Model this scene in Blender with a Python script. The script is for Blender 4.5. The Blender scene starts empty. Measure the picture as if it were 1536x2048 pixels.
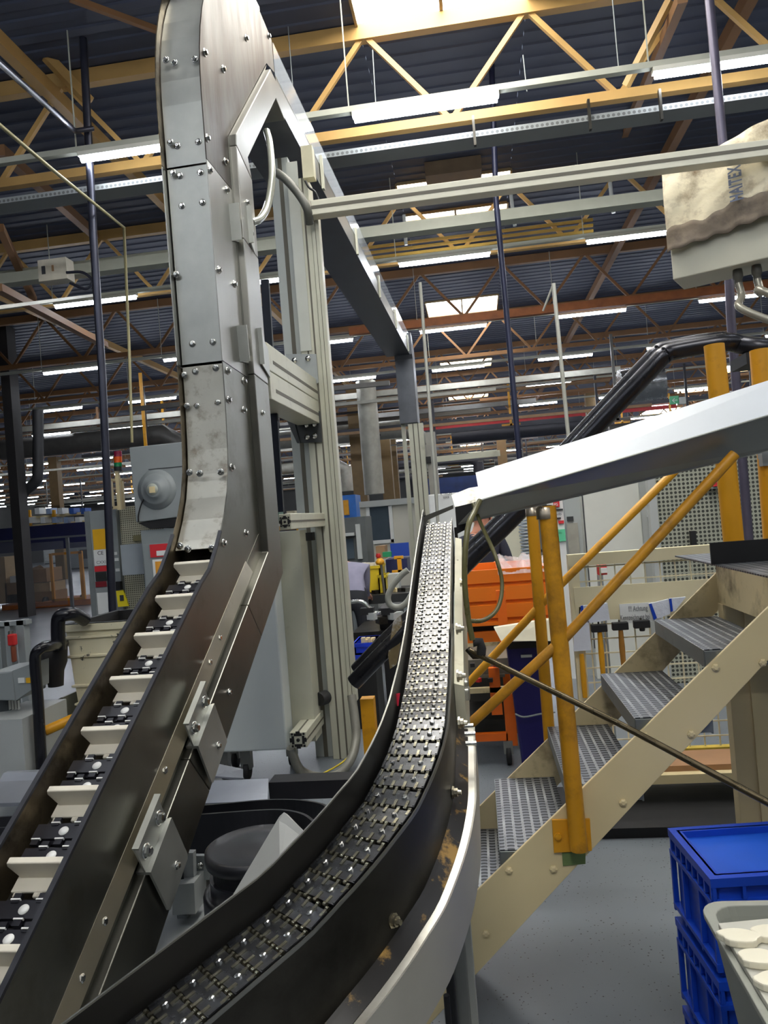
import bpy, math, random
from math import sin, cos, radians, pi, atan, sqrt, atan2
from mathutils import Vector as V, Matrix as M
random.seed(7)
sc = bpy.context.scene
C = sc.collection
# ------------------------------------------------------------------ camera
CAM = V((0, 0, 1.68)); FPX = 1500.0
YAW = radians(7.0); ROLL = atan(.08); PIT = atan(14 / 1500)
_fh = V((-sin(YAW), cos(YAW), 0)); _r0 = V((cos(YAW), sin(YAW), 0)); _z = V((0, 0, 1))
FW = _fh * cos(PIT) + _z * sin(PIT); _u0 = _z * cos(PIT) - _fh * sin(PIT)
RT = _r0 * cos(ROLL) - _u0 * sin(ROLL); UP = _r0 * sin(ROLL) + _u0 * cos(ROLL)
cam = bpy.data.cameras.new('camera'); cam.sensor_fit = 'VERTICAL'; cam.sensor_height = 36
cam.lens = 36 * FPX / 2048; cam.clip_start = .05; cam.clip_end = 300
co = bpy.data.objects.new('camera', cam); C.objects.link(co)
m3 = M((RT, UP, -FW)).transposed()
co.matrix_world = M.Translation(CAM) @ m3.to_4x4()
sc.camera = co
sc.view_settings.view_transform = 'Standard'; sc.view_settings.look = 'None'
sc.view_settings.gamma = 1; sc.view_settings.use_curve_mapping = False
sc.view_settings.exposure = 1.15
sc.cycles.use_denoising = True
sc.cycles.max_bounces = 6
sc.cycles.sample_clamp_indirect = 6
w = bpy.data.worlds.new('world'); sc.world = w; w.use_nodes = True
w.node_tree.nodes['Background'].inputs[0].default_value = (.6, .7, .9, 1)
w.node_tree.nodes['Background'].inputs[1].default_value = .5

def ray(px, py): return FW * FPX + RT * (px - 768) - UP * (py - 1024)
def at(px, py, Y): r = ray(px, py); return CAM + r * (Y / r.y)          # photo ray met at depth Y
def atx(px, py, X): r = ray(px, py); return CAM + r * (X / r.x)
def atz(px, py, Z): r = ray(px, py); return CAM + r * ((Z - CAM.z) / r.z)

# ------------------------------------------------------------------ materials
MATS = {}
def mat(name, col, rough=.5, metal=0., var=.12, scale=6., bump=0., bscale=60., stretch=(1, 1, 1), dirt=None, spec=.5, rvar=.1, emit=None, coat=0.):
    if name in MATS: return MATS[name]
    m = bpy.data.materials.new(name); m.use_nodes = True; nt = m.node_tree; N = nt.nodes; L = nt.links
    b = N['Principled BSDF']; MATS[name] = m
    b.inputs['Roughness'].default_value = rough; b.inputs['Metallic'].default_value = metal
    b.inputs['Specular IOR Level'].default_value = spec
    if coat: b.inputs['Coat Weight'].default_value = coat; b.inputs['Coat Roughness'].default_value = .15
    tc = N.new('ShaderNodeTexCoord'); mp = N.new('ShaderNodeMapping'); mp.inputs['Scale'].default_value = stretch
    L.new(tc.outputs['Object'], mp.inputs['Vector'])
    nz = N.new('ShaderNodeTexNoise'); nz.inputs['Scale'].default_value = scale; nz.inputs['Detail'].default_value = 6
    L.new(mp.outputs['Vector'], nz.inputs['Vector'])
    rp = N.new('ShaderNodeValToRGB'); c = col
    rp.color_ramp.elements[0].position = .3; rp.color_ramp.elements[1].position = .7
    rp.color_ramp.elements[0].color = (c[0] * (1 - var), c[1] * (1 - var), c[2] * (1 - var), 1)
    rp.color_ramp.elements[1].color = (min(1, c[0] * (1 + var)), min(1, c[1] * (1 + var)), min(1, c[2] * (1 + var)), 1)
    L.new(nz.outputs['Fac'], rp.inputs['Fac']); out = rp.outputs['Color']
    if dirt:
        dc, dscale, lo, hi = dirt
        n2 = N.new('ShaderNodeTexNoise'); n2.inputs['Scale'].default_value = dscale; n2.inputs['Detail'].default_value = 8; n2.inputs['Roughness'].default_value = .65
        L.new(mp.outputs['Vector'], n2.inputs['Vector'])
        r2 = N.new('ShaderNodeValToRGB'); r2.color_ramp.elements[0].position = lo; r2.color_ramp.elements[1].position = hi
        r2.color_ramp.elements[0].color = (0, 0, 0, 1); r2.color_ramp.elements[1].color = (1, 1, 1, 1)
        L.new(n2.outputs['Fac'], r2.inputs['Fac'])
        mx = N.new('ShaderNodeMix'); mx.data_type = 'RGBA'
        L.new(r2.outputs['Color'], mx.inputs['Factor']); L.new(out, mx.inputs['A']); mx.inputs['B'].default_value = (*dc, 1)
        out = mx.outputs['Result']
    L.new(out, b.inputs['Base Color'])
    if rvar:
        mr = N.new('ShaderNodeMapRange'); mr.inputs['To Min'].default_value = max(.02, rough - rvar); mr.inputs['To Max'].default_value = min(1, rough + rvar)
        L.new(nz.outputs['Fac'], mr.inputs['Value']); L.new(mr.outputs['Result'], b.inputs['Roughness'])
    if bump:
        n3 = N.new('ShaderNodeTexNoise'); n3.inputs['Scale'].default_value = bscale; n3.inputs['Detail'].default_value = 4
        L.new(mp.outputs['Vector'], n3.inputs['Vector'])
        bp = N.new('ShaderNodeBump'); bp.inputs['Strength'].default_value = bump; bp.inputs['Distance'].default_value = .01
        L.new(n3.outputs['Fac'], bp.inputs['Height']); L.new(bp.outputs['Normal'], b.inputs['Normal'])
    if emit: b.inputs['Emission Color'].default_value = (*col, 1); b.inputs['Emission Strength'].default_value = emit
    return m
def s(r, g, b):     # sRGB 0-255 -> linear
    f = lambda x: (x / 255 / 12.92) if x / 255 <= .04045 else ((x / 255 + .055) / 1.055) ** 2.4
    return (f(r), f(g), f(b))

# ------------------------------------------------------------------ mesh building
WL = {}
class MB:
    def __init__(self): self.v = []; self.f = []; self.mi = []; self.k = 0; self.sm = []
    def _add(self, vs, fs, smooth=False):
        o = len(self.v); self.v += [V(p) for p in vs]
        for f in fs: self.f.append([i + o for i in f]); self.mi.append(self.k); self.sm.append(smooth)
        return self
    def hexa(self, p):      # 8 corners: bottom ring 0-3, top ring 4-7
        return self._add(p, [(0, 3, 2, 1), (4, 5, 6, 7), (0, 1, 5, 4), (1, 2, 6, 5), (2, 3, 7, 6), (3, 0, 4, 7)])
    def box(self, c, sz, R=None):
        c = V(c); x, y, z = sz[0] / 2, sz[1] / 2, sz[2] / 2
        ps = [V(p) for p in ((-x, -y, -z), (x, -y, -z), (x, y, -z), (-x, y, -z), (-x, -y, z), (x, -y, z), (x, y, z), (-x, y, z))]
        if R is not None: ps = [R @ p for p in ps]
        return self.hexa([c + p for p in ps])
    def bb(self, a, b):     # axis-aligned box by two corners
        a = V(a); b = V(b)
        return self.box((a + b) / 2, (abs(a.x - b.x), abs(a.y - b.y), abs(a.z - b.z)))
    def bar(self, a, b, w, h, up=(0, 0, 1)):
        a = V(a); b = V(b); d = (b - a).normalized(); u = V(up)
        sd = d.cross(u)
        if sd.length < 1e-4: sd = d.cross(V((1, 0, 0)))
        sd.normalize(); u = sd.cross(d).normalized()
        q = lambda p: [p - sd * w / 2 - u * h / 2, p + sd * w / 2 - u * h / 2, p + sd * w / 2 + u * h / 2, p - sd * w / 2 + u * h / 2]
        A = q(a); B = q(b)
        return self._add(A + B, [(3, 2, 1, 0), (4, 5, 6, 7), (0, 1, 5, 4), (1, 2, 6, 5), (2, 3, 7, 6), (3, 0, 4, 7)])
    def tube(self, pts, r, n=10, cap=True, smooth=True):
        pts = [V(p) for p in pts]; rings = []; prev = None
        rr = r if isinstance(r, (list, tuple)) else [r] * len(pts)
        for i, p in enumerate(pts):
            d = (pts[min(i + 1, len(pts) - 1)] - pts[max(i - 1, 0)]).normalized()
            if prev is None:
                u = V((0, 0, 1)) if abs(d.z) < .9 else V((1, 0, 0))
            else: u = prev
            sd = d.cross(u).normalized(); u = sd.cross(d).normalized(); prev = u
            rings.append([p + (sd * cos(2 * pi * k / n) + u * sin(2 * pi * k / n)) * rr[i] for k in range(n)])
        return self.rings(rings, cap=cap, smooth=smooth)
    def rings(self, rings, cap=True, closed=True, smooth=False):
        n = len(rings[0]); vs = [p for r in rings for p in r]; fs = []
        for i in range(len(rings) - 1):
            for k in range(n if closed else n - 1):
                a = i * n + k; b = i * n + (k + 1) % n; fs.append((a, b, b + n, a + n))
        self._add(vs, fs, smooth)
        if cap and closed:
            self._add(rings[0], [tuple(reversed(range(n)))]); self._add(rings[-1], [tuple(range(n))])
        return self
    def lathe(self, prof, c=(0, 0, 0), R=None, n=24, smooth=True):
        c = V(c); rs = []
        for r, z in prof:
            ring = [V((r * cos(2 * pi * k / n), r * sin(2 * pi * k / n), z)) for k in range(n)]
            if R is not None: ring = [R @ p for p in ring]
            rs.append([c + p for p in ring])
        return self.rings(rs, smooth=smooth)
    def prism(self, poly, vec):
        poly = [V(p) for p in poly]; vec = V(vec); n = len(poly)
        vs = poly + [p + vec for p in poly]
        fs = [tuple(reversed(range(n))), tuple(range(n, 2 * n))] + [(k, (k + 1) % n, (k + 1) % n + n, k + n) for k in range(n)]
        return self._add(vs, fs)
    def build(self, name, m, parent=None, bevel=0, fix=True):
        me = bpy.data.meshes.new(name)
        lo = V((min(p.x for p in self.v), min(p.y for p in self.v), min(p.z for p in self.v)))
        hi = V((max(p.x for p in self.v), max(p.y for p in self.v), max(p.z for p in self.v)))
        c = V(((lo.x + hi.x) / 2, (lo.y + hi.y) / 2, lo.z))
        me.from_pydata([p - c for p in self.v], [], self.f)
        for mm in (m if isinstance(m, (list, tuple)) else [m]): me.materials.append(mm)
        for p, k, sm in zip(me.polygons, self.mi, self.sm): p.material_index = k; p.use_smooth = sm
        if fix:
            import bmesh
            bm = bmesh.new(); bm.from_mesh(me); bmesh.ops.recalc_face_normals(bm, faces=bm.faces); bm.to_mesh(me); bm.free()
        o = bpy.data.objects.new(name, me); C.objects.link(o)
        if parent: o.parent = parent; o.location = c - WL[parent.as_pointer()]
        else: o.location = c
        WL[o.as_pointer()] = c
        if bevel:
            bv = o.modifiers.new('bevel', 'BEVEL'); bv.width = bevel; bv.segments = 2; bv.limit_method = 'ANGLE'; bv.angle_limit = radians(40)
        return o
def tag(o, label, cat, group=None, kind=None):
    if label: o['label'] = label
    if cat: o['category'] = cat
    if group: o['group'] = group
    if kind: o['kind'] = kind
    return o
def thing(name, label, cat, loc, group=None, kind=None):
    o = bpy.data.objects.new(name, None); C.objects.link(o); o.location = loc; o.empty_display_size = .1
    WL[o.as_pointer()] = V(loc)
    return tag(o, label, cat, group, kind)
def struct(o): o['kind'] = 'structure'; return o
def inst(src, name, parent, mtx, label=None):    # copy of a part mesh placed by a world matrix
    o = src.copy(); o.name = name; C.objects.link(o); o.parent = parent
    o.matrix_basis = M.Translation(-WL[parent.as_pointer()]) @ mtx if parent else mtx
    WL[o.as_pointer()] = mtx.to_translation()
    return o
def frame(o, x, y, z):      # world matrix from origin and axes
    m = M((x, y, z)).transposed().to_4x4(); m.translation = V(o); return m
def roty(d): return M.Rotation(d, 3, 'Y')
def rotz(d): return M.Rotation(d, 3, 'Z')
def arc(c, u, v, r, a0, a1, n=8): return [V(c) + (V(u) * cos(a0 + (a1 - a0) * i / n) + V(v) * sin(a0 + (a1 - a0) * i / n)) * r for i in range(n + 1)]
def smooth_path(pts, n=6):   # Catmull-Rom
    pts = [V(p) for p in pts]; out = []
    P = [pts[0] * 2 - pts[1]] + pts + [pts[-1] * 2 - pts[-2]]
    for i in range(1, len(P) - 2):
        a, b, c, d = P[i - 1:i + 3]
        for k in range(n):
            t = k / n
            out.append(.5 * ((2 * b) + (c - a) * t + (2 * a - 5 * b + 4 * c - d) * t * t + (3 * b - a - 3 * c + d) * t ** 3))
    return out + [pts[-1]]

white_pow = mat('white powder coat', s(196, 196, 178), .45, 0, .06, 3, dirt=(s(120, 112, 92), 2.2, .62, .85))
alu = mat('pale anodised aluminium', s(188, 187, 168), .42, .15, .06, 5, dirt=(s(120, 112, 95), 3., .6, .9))
groove = mat('dark profile groove', s(92, 88, 76), .6, 0, .1)
steel = mat('brushed stainless steel', s(156, 155, 148), .36, 1., .10, 5, stretch=(1, 1, .25), bump=.04, bscale=30, rvar=.08)
steel_cover = mat('matt galvanised cover', s(178, 180, 174), .42, .75, .10, 7, dirt=(s(120, 104, 78), 5, .66, .9), bump=.03)
steel_stain = mat('stained cover sheet', s(190, 188, 176), .4, .6, .08, 7, dirt=(s(112, 92, 66), 9, .52, .75), bump=.03)
steel_oily = mat('oily stainless steel', s(122, 121, 113), .38, 1., .12, 4, dirt=(s(86, 80, 64), 3., .55, .85), bump=.05, bscale=12)
steel_inner = mat('grimy inner steel', s(120, 108, 88), .38, .9, .3, 4, dirt=(s(38, 32, 26), 5, .5, .7))
black_edge = mat('black edge trim', s(44, 45, 50), .4, .2, .2, 30)
bolt_m = mat('zinc bolt', s(200, 200, 195), .22, 1., .1, 40)
dark_steel = mat('dark oily steel', s(62, 60, 55), .42, .85, .25, 6, dirt=(s(24, 21, 16), 4, .5, .75))
black_plate = mat('blackened guide plate', s(40, 39, 37), .42, .4, .35, 7)
galv = mat('galvanised sheet', s(176, 182, 184), .3, .9, .08, 4, dirt=(s(150, 146, 128), 3, .6, .85))
yellow = mat('yellow enamel', s(214, 152, 22), .45, 0, .1, 5, dirt=(s(120, 82, 30), 6, .55, .78))
cream = mat('cream enamel', s(214, 197, 152), .5, 0, .05, 3, dirt=(s(150, 122, 78), 4, .66, .86))
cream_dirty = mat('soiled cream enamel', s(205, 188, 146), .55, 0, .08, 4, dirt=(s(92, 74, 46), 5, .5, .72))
black_paint = mat('black paint', s(26, 26, 30), .35, 0, .2)
rubber = mat('black rubber', s(30, 30, 31), .7, 0, .2)
grey_paint = mat('grey machine paint', s(136, 142, 143), .45, 0, .05, 3, dirt=(s(96, 96, 90), 3, .66, .9))
grey_light = mat('light grey paint', s(176, 180, 178), .45, 0, .05, 3)
blue_pl = mat('blue crate plastic', s(14, 62, 176), .4, 0, .08, 6)
navy = mat('dark blue plastic', s(28, 22, 92), .45, 0, .1)
orange = mat('orange container enamel', s(228, 118, 22), .45, 0, .07, 4, dirt=(s(150, 74, 20), 7, .62, .8))
blk = mat('matt black', s(18, 18, 20), .6, 0, .2)
wire_y = mat('yellow wire', s(200, 180, 40), .5, 0, .1)
hose_g = mat('grey conduit', s(128, 126, 116), .4, .2, .1, 8, bump=.2, bscale=120)
white_pl = mat('off white plastic', s(214, 208, 192), .5, 0, .06, 8, dirt=(s(120, 108, 88), 14, .6, .8))
red = mat('red enamel', s(190, 40, 38), .45, 0, .1)
# ================================================================== the hall
fl = MB().bb((-46, -10, -.2), (34, 82, 0)).build('floor', MATS.get('x') or mat('grey epoxy floor', s(106, 112, 118), .32, 0, .1, 1.2, bump=.03, bscale=3))
struct(fl)
nt = fl.data.materials[0].node_tree; N = nt.nodes; L = nt.links
vo = N.new('ShaderNodeTexVoronoi'); vo.inputs['Scale'].default_value = 52; vo.inputs['Randomness'].default_value = 1
tc = N.new('ShaderNodeTexCoord'); L.new(tc.outputs['Object'], vo.inputs['Vector'])
ln = N.new('ShaderNodeTexNoise'); ln.inputs['Scale'].default_value = 9; L.new(tc.outputs['Object'], ln.inputs['Vector'])
md = N.new('ShaderNodeMath'); md.operation = 'MULTIPLY_ADD'; md.inputs[1].default_value = .40; md.inputs[2].default_value = -.075
L.new(ln.outputs['Fac'], md.inputs[0])
cm = N.new('ShaderNodeMath'); cm.operation = 'LESS_THAN'; L.new(vo.outputs['Distance'], cm.inputs[0]); L.new(md.outputs[0], cm.inputs[1])
mx = N.new('ShaderNodeMix'); mx.data_type = 'RGBA'; b = N['Principled BSDF']
src = b.inputs['Base Color'].links[0].from_socket
L.new(cm.outputs[0], mx.inputs['Factor']); L.new(src, mx.inputs['A']); mx.inputs['B'].default_value = (.02, .02, .022, 1)
L.new(mx.outputs['Result'], b.inputs['Base Color'])
wall_m = mat('dark hall wall', s(74, 74, 72), .8, 0, .15, .4)
struct(MB().bb((-46, 82, 0), (34, 82.3, 7.4)).build('wall_back', wall_m))
struct(MB().bb((-46.3, -10, 0), (-46, 82, 7.4)).build('wall_left', wall_m))
struct(MB().bb((34, -10, 0), (34.3, 82, 7.4)).build('wall_right', wall_m))
struct(MB().bb((-46, -10.3, 0), (34, -10, 7.4)).build('wall_front', wall_m))
# corrugated roof deck with skylight openings
deck_m = mat('slate roof deck', s(70, 76, 94), .6, .1, .1, 2)
SKY = [(-3.8, -.9), (2.9, 8.3), (12.2, 13.05), (13.5, 13.85), (19.2, 20.9), (27.0, 28.4), (33.6, 36), (41, 42.6), (48, 51), (60, 62)]  # first opening, unseen, added to light the foreground; second lengthened forward likewise
SX = (-.86, .98)
SX2 = (11.0, 13.0)
def deck(mb, x0, x1, y0, y1, z=7.12):
    n = max(1, int((y1 - y0) / .25)); d = (y1 - y0) / n; ra = []; rb = []
    for i in range(n):
        for f, h in ((0, 0), (.42, 0), (.5, .014), (.92, .014)):
            ra.append(V((x0, y0 + (i + f) * d, z + h))); rb.append(V((x1, y0 + (i + f) * d, z + h)))
    ra.append(V((x0, y1, z))); rb.append(V((x1, y1, z)))
    mb.rings([ra, rb], cap=False, closed=False)
mb = MB()
deck(mb, -46, SX[0], -10, 82); deck(mb, SX[1], SX2[0], -10, 82); deck(mb, SX2[1], 34, -10, 82)
for a, bq in (SX, SX2):
    ys = [-10] + [q for p in SKY for q in p] + [82]
    for k in range(0, len(ys), 2): deck(mb, a, bq, ys[k], ys[k + 1])
struct(mb.build('ceiling', deck_m, fix=False))
sky_m = bpy.data.materials.new('daylight through skylight glass'); sky_m.use_nodes = True
sb = sky_m.node_tree.nodes['Principled BSDF']; sb.inputs['Base Color'].default_value = (.8, .8, .8, 1)
sb.inputs['Emission Color'].default_value = (1, .97, .9, 1); sb.inputs['Emission Strength'].default_value = 6.5
skyframe = mat('skylight kerb', s(150, 128, 92), .6)
n = 0
for i, (y0, y1) in enumerate(SKY):
    for (a, bq) in (SX, SX2):
        n += 1
        pane = struct(MB().bb((a, y0, 7.155), (bq, y1, 7.19)).build('window_%d' % n, sky_m))
        k = MB()
        for q in ((a - .03, a), (bq, bq + .03)): k.bb((q[0], y0, 7.09), (q[1], y1, 7.19))
        for q in ((y0 - .03, y0), (y1, y1 + .03)): k.bb((a, q[0], 7.09), (bq, q[1], 7.19))
        if bq - a > 1: k.bb(((a + bq) / 2 - .02, y0, 7.12), ((a + bq) / 2 + .02, y1, 7.153))
        struct(k.build('trim_%d' % n, skyframe))
# ------------------------------------------------------------------ roof trusses
truss_m = mat('ochre truss paint', s(178, 142, 84), .5, 0, .12, 2)
truss_old = mat('rusty ochre truss paint', s(128, 92, 58), .6, 0, .2, 1)
TY = [8.2, 12.5, 16.5, 20.7, 24.9, 29.1, 33.3, 37.5, 41.7, 45.9, 52, 58, 64, 70]
WORD = ['nearest to the camera, under the big skylight', 'second from the camera', 'third from the camera', 'fourth from the camera']
for k, y in enumerate(TY):
    x0 = -.72 * y - 1.5; x1 = .42 * y + 1.5
    i0 = int(x0 / 1.77) - 1; i1 = int(x1 / 1.77) + 1
    lab = 'ochre steel roof truss ' + WORD[k] if k < 4 else 'distant ochre steel roof truss beyond the fourth one'
    zt, zb = 7.02, 5.95
    m = truss_m if k < 2 else truss_old
    X0 = -.81 + 1.77 * i0; X1 = -.81 + 1.77 * i1
    def diags():
        for i in range(i0, i1):
            xt = -.81 + 1.77 * i
            yield (xt, y, zt), (xt + .885, y, zb)
            yield (xt + .885, y, zb), (xt + 1.77, y, zt)
    if k < 4:
        t = thing('roof_truss', lab, 'roof truss', ((X0 + X1) / 2, y, zb))
        MB().bar((X0, y, zt + .02), (X1, y, zt + .02), .11, .168).build('top_chord', m, t)
        MB().bar((X0, y, zb), (X1, y, zb), .10, .10).build('bottom_chord', m, t)
        for a, b2 in diags():
            MB().bar(a, b2, .05, .055).build('diagonal', m, t)
    else:
        q = MB(); q.bar((X0, y, zt + .02), (X1, y, zt + .02), .11, .168); q.bar((X0, y, zb), (X1, y, zb), .10, .10)
        for a, b2 in diags(): q.bar(a, b2, .05, .055)
        tag(q.build('roof_truss', m), lab, 'roof truss', 'distant roof trusses')
# longitudinal roof beams
for x, lab in ((-4.45, 'long ochre roof purlin running away left of the steel conveyor head'), (-9.3, 'long ochre roof purlin running away furthest to the left'),
               (3.3, 'long ochre roof purlin running away on the right of the skylights')):
    tag(MB().bar((x, 4, 6.875), (x, 75, 6.875), .12, .16).build('roof_purlin', truss_m if x < 0 else truss_old), lab, 'roof beam')
# sway braces below the left roof
def pbar(name, label, cat, a, b2, wd, h, m, group=None):
    return tag(MB().bar(a, b2, wd, h).build(name, m), label, cat, group)
pbar('sway_brace', 'ochre sway brace slanting down across the upper left corner', 'roof brace', at(-5, 8, 7.6), at(180, 205, 8.2), .09, .11, truss_m)
pbar('sway_brace', 'ochre sway brace slanting behind the dark pole on the left', 'roof brace', at(0, 300, 8.9), at(190, 470, 12.3), .12, .14, truss_old)
pbar('sway_brace', 'ochre sway brace slanting at left above the paired tube lamps', 'roof brace', at(0, 455, 10.), at(68, 600, 12.3), .1, .12, truss_old)
pbar('sway_brace', 'low brown brace slanting at left through the tube lamps', 'roof brace', at(-5, 575, 9.), at(210, 690, 13.), .12, .1, truss_old)
pbar('sway_brace', 'thin ochre brace slanting from the top edge to the conveyor head', 'roof brace', at(140, -4, 6.9), at(330, 66, 7.6), .05, .06, truss_old)
pbar('sway_brace', 'ochre sway brace running to the top edge above the right lamp', 'roof brace', at(1365, -6, 7.2), at(1240, 290, 12.3), .09, .1, truss_old)
pbar('sway_brace', 'twin of the ochre sway brace above the right lamp, leaning more', 'roof brace', at(1340, 0, 7.6), at(1252, 172, 8.0), .06, .07, truss_m)
# ------------------------------------------------------------------ fluorescent lighting rows
tube_m = bpy.data.materials.new('lit fluorescent tube'); tube_m.use_nodes = True
tb = tube_m.node_tree.nodes['Principled BSDF']; tb.inputs['Base Color'].default_value = (.9, .9, .9, 1)
tb.inputs['Emission Color'].default_value = (.86, .91, 1, 1); tb.inputs['Emission Strength'].default_value = 26
lamp_m = mat('white lamp housing', s(206, 206, 196), .5, 0, .05)
rail_m = mat('pale lighting rail', s(170, 172, 160), .5, .1, .05)
ROW = ['first', 'second', 'third', 'fourth', 'fifth']
LY = [7.5 + 4.45 * k for k in range(0, 16)]
for k, y in enumerate(LY):
    x0 = -.70 * y - 1; x1 = .42 * y + 1
    z = 5.73 - .02 * min(k, 3)
    rl = 'pale lighting rail of the %s lamp row from the camera' % ROW[k] if k < 5 else 'distant pale lighting rail beyond the fifth lamp row'
    rq = MB(); rq.bar((x0, y, z + .1), (x1, y, z + .1), .07, .06)
    for j in range(int((x1 - x0) / 2.94) + 1):
        if abs(-.92 + 2.94 * j) >= 0: xw = -.95 + 2.94 * (int(x0 / 2.94) + j); rq.bar((xw, y, z + .12), (xw, y, 7.124), .012, .012, (0, 1, 0))
    tag(rq.build('lighting_rail', rail_m), rl, 'lighting rail', None if k < 5 else 'distant lighting rails')
    i0 = math.ceil((x0 + 1.05) / 2.94); i1 = int((x1 - .7) / 2.94) + 1
    for i in range(i0, i1):
        xa = -.92 + 2.94 * i + (0 if k < 3 else random.uniform(-.1, .1)); xb = xa + 1.47
        if k > 6 and random.random() < .12: continue
        lab = 'lit fluorescent tube lamp in the %s lamp row from the camera' % ROW[k] if k < 5 else 'far lit fluorescent tube lamp beyond the fifth lamp row'
        grp = 'tube lamps of the %s row' % ROW[k] if k < 5 else 'far tube lamps'
        if k == 0:
            lab = {-2: 'lit fluorescent tube lamp of the first row, far out at left', -1: 'lit fluorescent tube lamp touching the steel conveyor head from the left', 0: 'big lit fluorescent tube lamp under the skylight, right of the steel conveyor head', 1: 'big lit fluorescent tube lamp cut by the right edge of the photo', 2: 'lit fluorescent tube lamp of the first row beyond the right edge'}.get(i, lab); grp = None
        if k < 3:
            t = thing('fluorescent_lamp', lab, 'lamp', ((xa + xb) / 2, y, z), grp)
            MB().bar((xa, y, z + .047), (xb, y, z + .047), .09, .045).build('lamp_housing', lamp_m, t)
            MB().tube([(xa + .02, y, z), (xb - .02, y, z)], .032, 10).build('tube', tube_m, t)
        else:
            q = MB(); q.bar((xa, y, z + .047), (xb, y, z + .047), .09, .045); q.k = 1
            q.tube([(xa + .02, y, z), (xb - .02, y, z)], .034, 6)
            tag(q.build('fluorescent_lamp', [lamp_m, tube_m]), lab, 'lamp', grp)
# the same rows carry on over and behind the photographer
for y in (3.05, -1.4, -5.85):
    rq = MB(); rq.bar((-10, y, 5.84), (10.5, y, 5.84), .07, .06); rq.bar((-5, y, 5.86), (-5, y, 7.124), .012, .012, (0, 1, 0)); rq.bar((5, y, 5.86), (5, y, 7.124), .012, .012, (0, 1, 0))
    tag(rq.build('lighting_rail', rail_m), 'pale lighting rail above or behind the photographer', 'lighting rail', 'rails behind the photographer')
    for i in range(-3, 4):
        xa = -.92 + 2.94 * i
        q = MB(); q.bar((xa, y, 5.785), (xa + 1.47, y, 5.785), .09, .05); q.k = 1
        q.tube([(xa + .02, y, 5.73), (xa + 1.45, y, 5.73)], .034, 6)
        tag(q.build('fluorescent_lamp', [lamp_m, tube_m]), 'lit fluorescent tube lamp above or behind the photographer', 'lamp', 'lamps behind the photographer')
# ================================================================== steel swan-neck conveyor (left)
SD = -1.1816 * pi / 180
SN = V((cos(SD), sin(SD), 0)); ST = V((-sin(SD), cos(SD), 0)); SZ = V((0, 0, 1))
XR, XL = -1.40, -1.667
Z0, TA = -.616, .5994; AL = atan(TA)
KS = .857                     # the whole line stands a little nearer than first taken
def S(x, t, z): return CAM + (SN * x + ST * t + SZ * z - CAM) * KS
ZF = CAM.z - CAM.z / KS        # floor level in these coordinates
def tz(px, py, x):            # photo ray met on the conveyor's side plane
    r = ray(px, py); k = (x - CAM.dot(SN)) / r.dot(SN); p = CAM + r * k
    return (p.dot(ST), p.z)
DI = V((0, cos(AL), sin(AL)))            # along the incline in (x, t, z)
def inc(u, perp):                         # u along incline from t=0, perp below (-) / above (+) the plate edge
    return (u * cos(AL) - perp * sin(AL), Z0 + u * sin(AL) + perp * cos(AL))
TV = 3.97
def slab(mb, poly, x0, x1): return mb.prism([S(x0, t, z) for t, z in poly], SN * (x1 - x0) * KS)
swan = thing('swan_neck_conveyor', 'tall stainless steel swan-neck conveyor climbing from the lower left corner to the roof', 'conveyor', S((XR + XL) / 2, 2.2, ZF))
uB = 3.74 / cos(AL)          # where the incline meets the bend
U0 = 1.2
bend = [(3.42, Z0 + TA * 3.42), (3.55, 1.495), (3.66, 1.595), (3.74, 1.68), (3.82, 1.785), (3.885, 1.895), (3.93, 2.02), (3.95, 2.15), (3.965, 2.35), (TV, 2.5)]
PT = 4.37                     # plate / rail boundary on the vertical
hc = (5.37, 4.1); HR = 1.4
headarc = [(hc[0] - HR * cos(a), hc[1] + HR * sin(a)) for a in [radians(d) for d in range(0, 95, 6)]]
JZ = 3.74
P_IN = .30
i0, i1 = inc(U0, 0), inc(U0, -P_IN)
corner = (PT, Z0 + TA * PT - P_IN / cos(AL))
for x0, x1, nm, m, dz in ((XR - .006, XR, 'right_side_plate', steel_oily, 0), (XL, XL + .006, 'left_side_plate', steel_inner, .0)):
    lo = MB(); slab(lo, [i0] + bend + [(TV, 2.62), (PT, 2.60), corner, i1], x0, x1)
    a = lo.build(nm, m, swan)
    up = MB(); slab(up, [(TV, 2.625), (TV, JZ), (PT, JZ), (PT, 2.605)], x0, x1); up.build(nm, steel, swan)
    hd = MB(); slab(hd, [(TV, JZ + .005)] + headarc + [(5.66, 5.47), (5.68, 5.22), (5.45, 5.16), (PT, 4.07), (PT, JZ + .005)], x0, x1)
    hd.build('head_plate', mat('scuffed head sheet', s(72, 70, 65), .48, .85, .45, 7, stretch=(1, 1.4, .3), dirt=(s(44, 30, 18), 2.6, .42, .58), bump=.08, bscale=20) if nm[0] == 'r' else steel_inner, swan)
# black edge trim along the open incline
for x0, x1 in ((XR - .012, XR + .006), (XL - .006, XL + .012)):
    q = MB(); ring = []
    for t, z in [i0] + bend[:4]:
        d = V((0, -sin(AL), cos(AL)))
        ring.append([S(x0, t, z) , S(x1, t, z), S(x1, t - .012 * sin(AL), z + .012 * cos(AL)), S(x0, t - .012 * sin(AL), z + .012 * cos(AL))])
    q.rings(ring).build('edge_trim', black_edge, swan)
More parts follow.
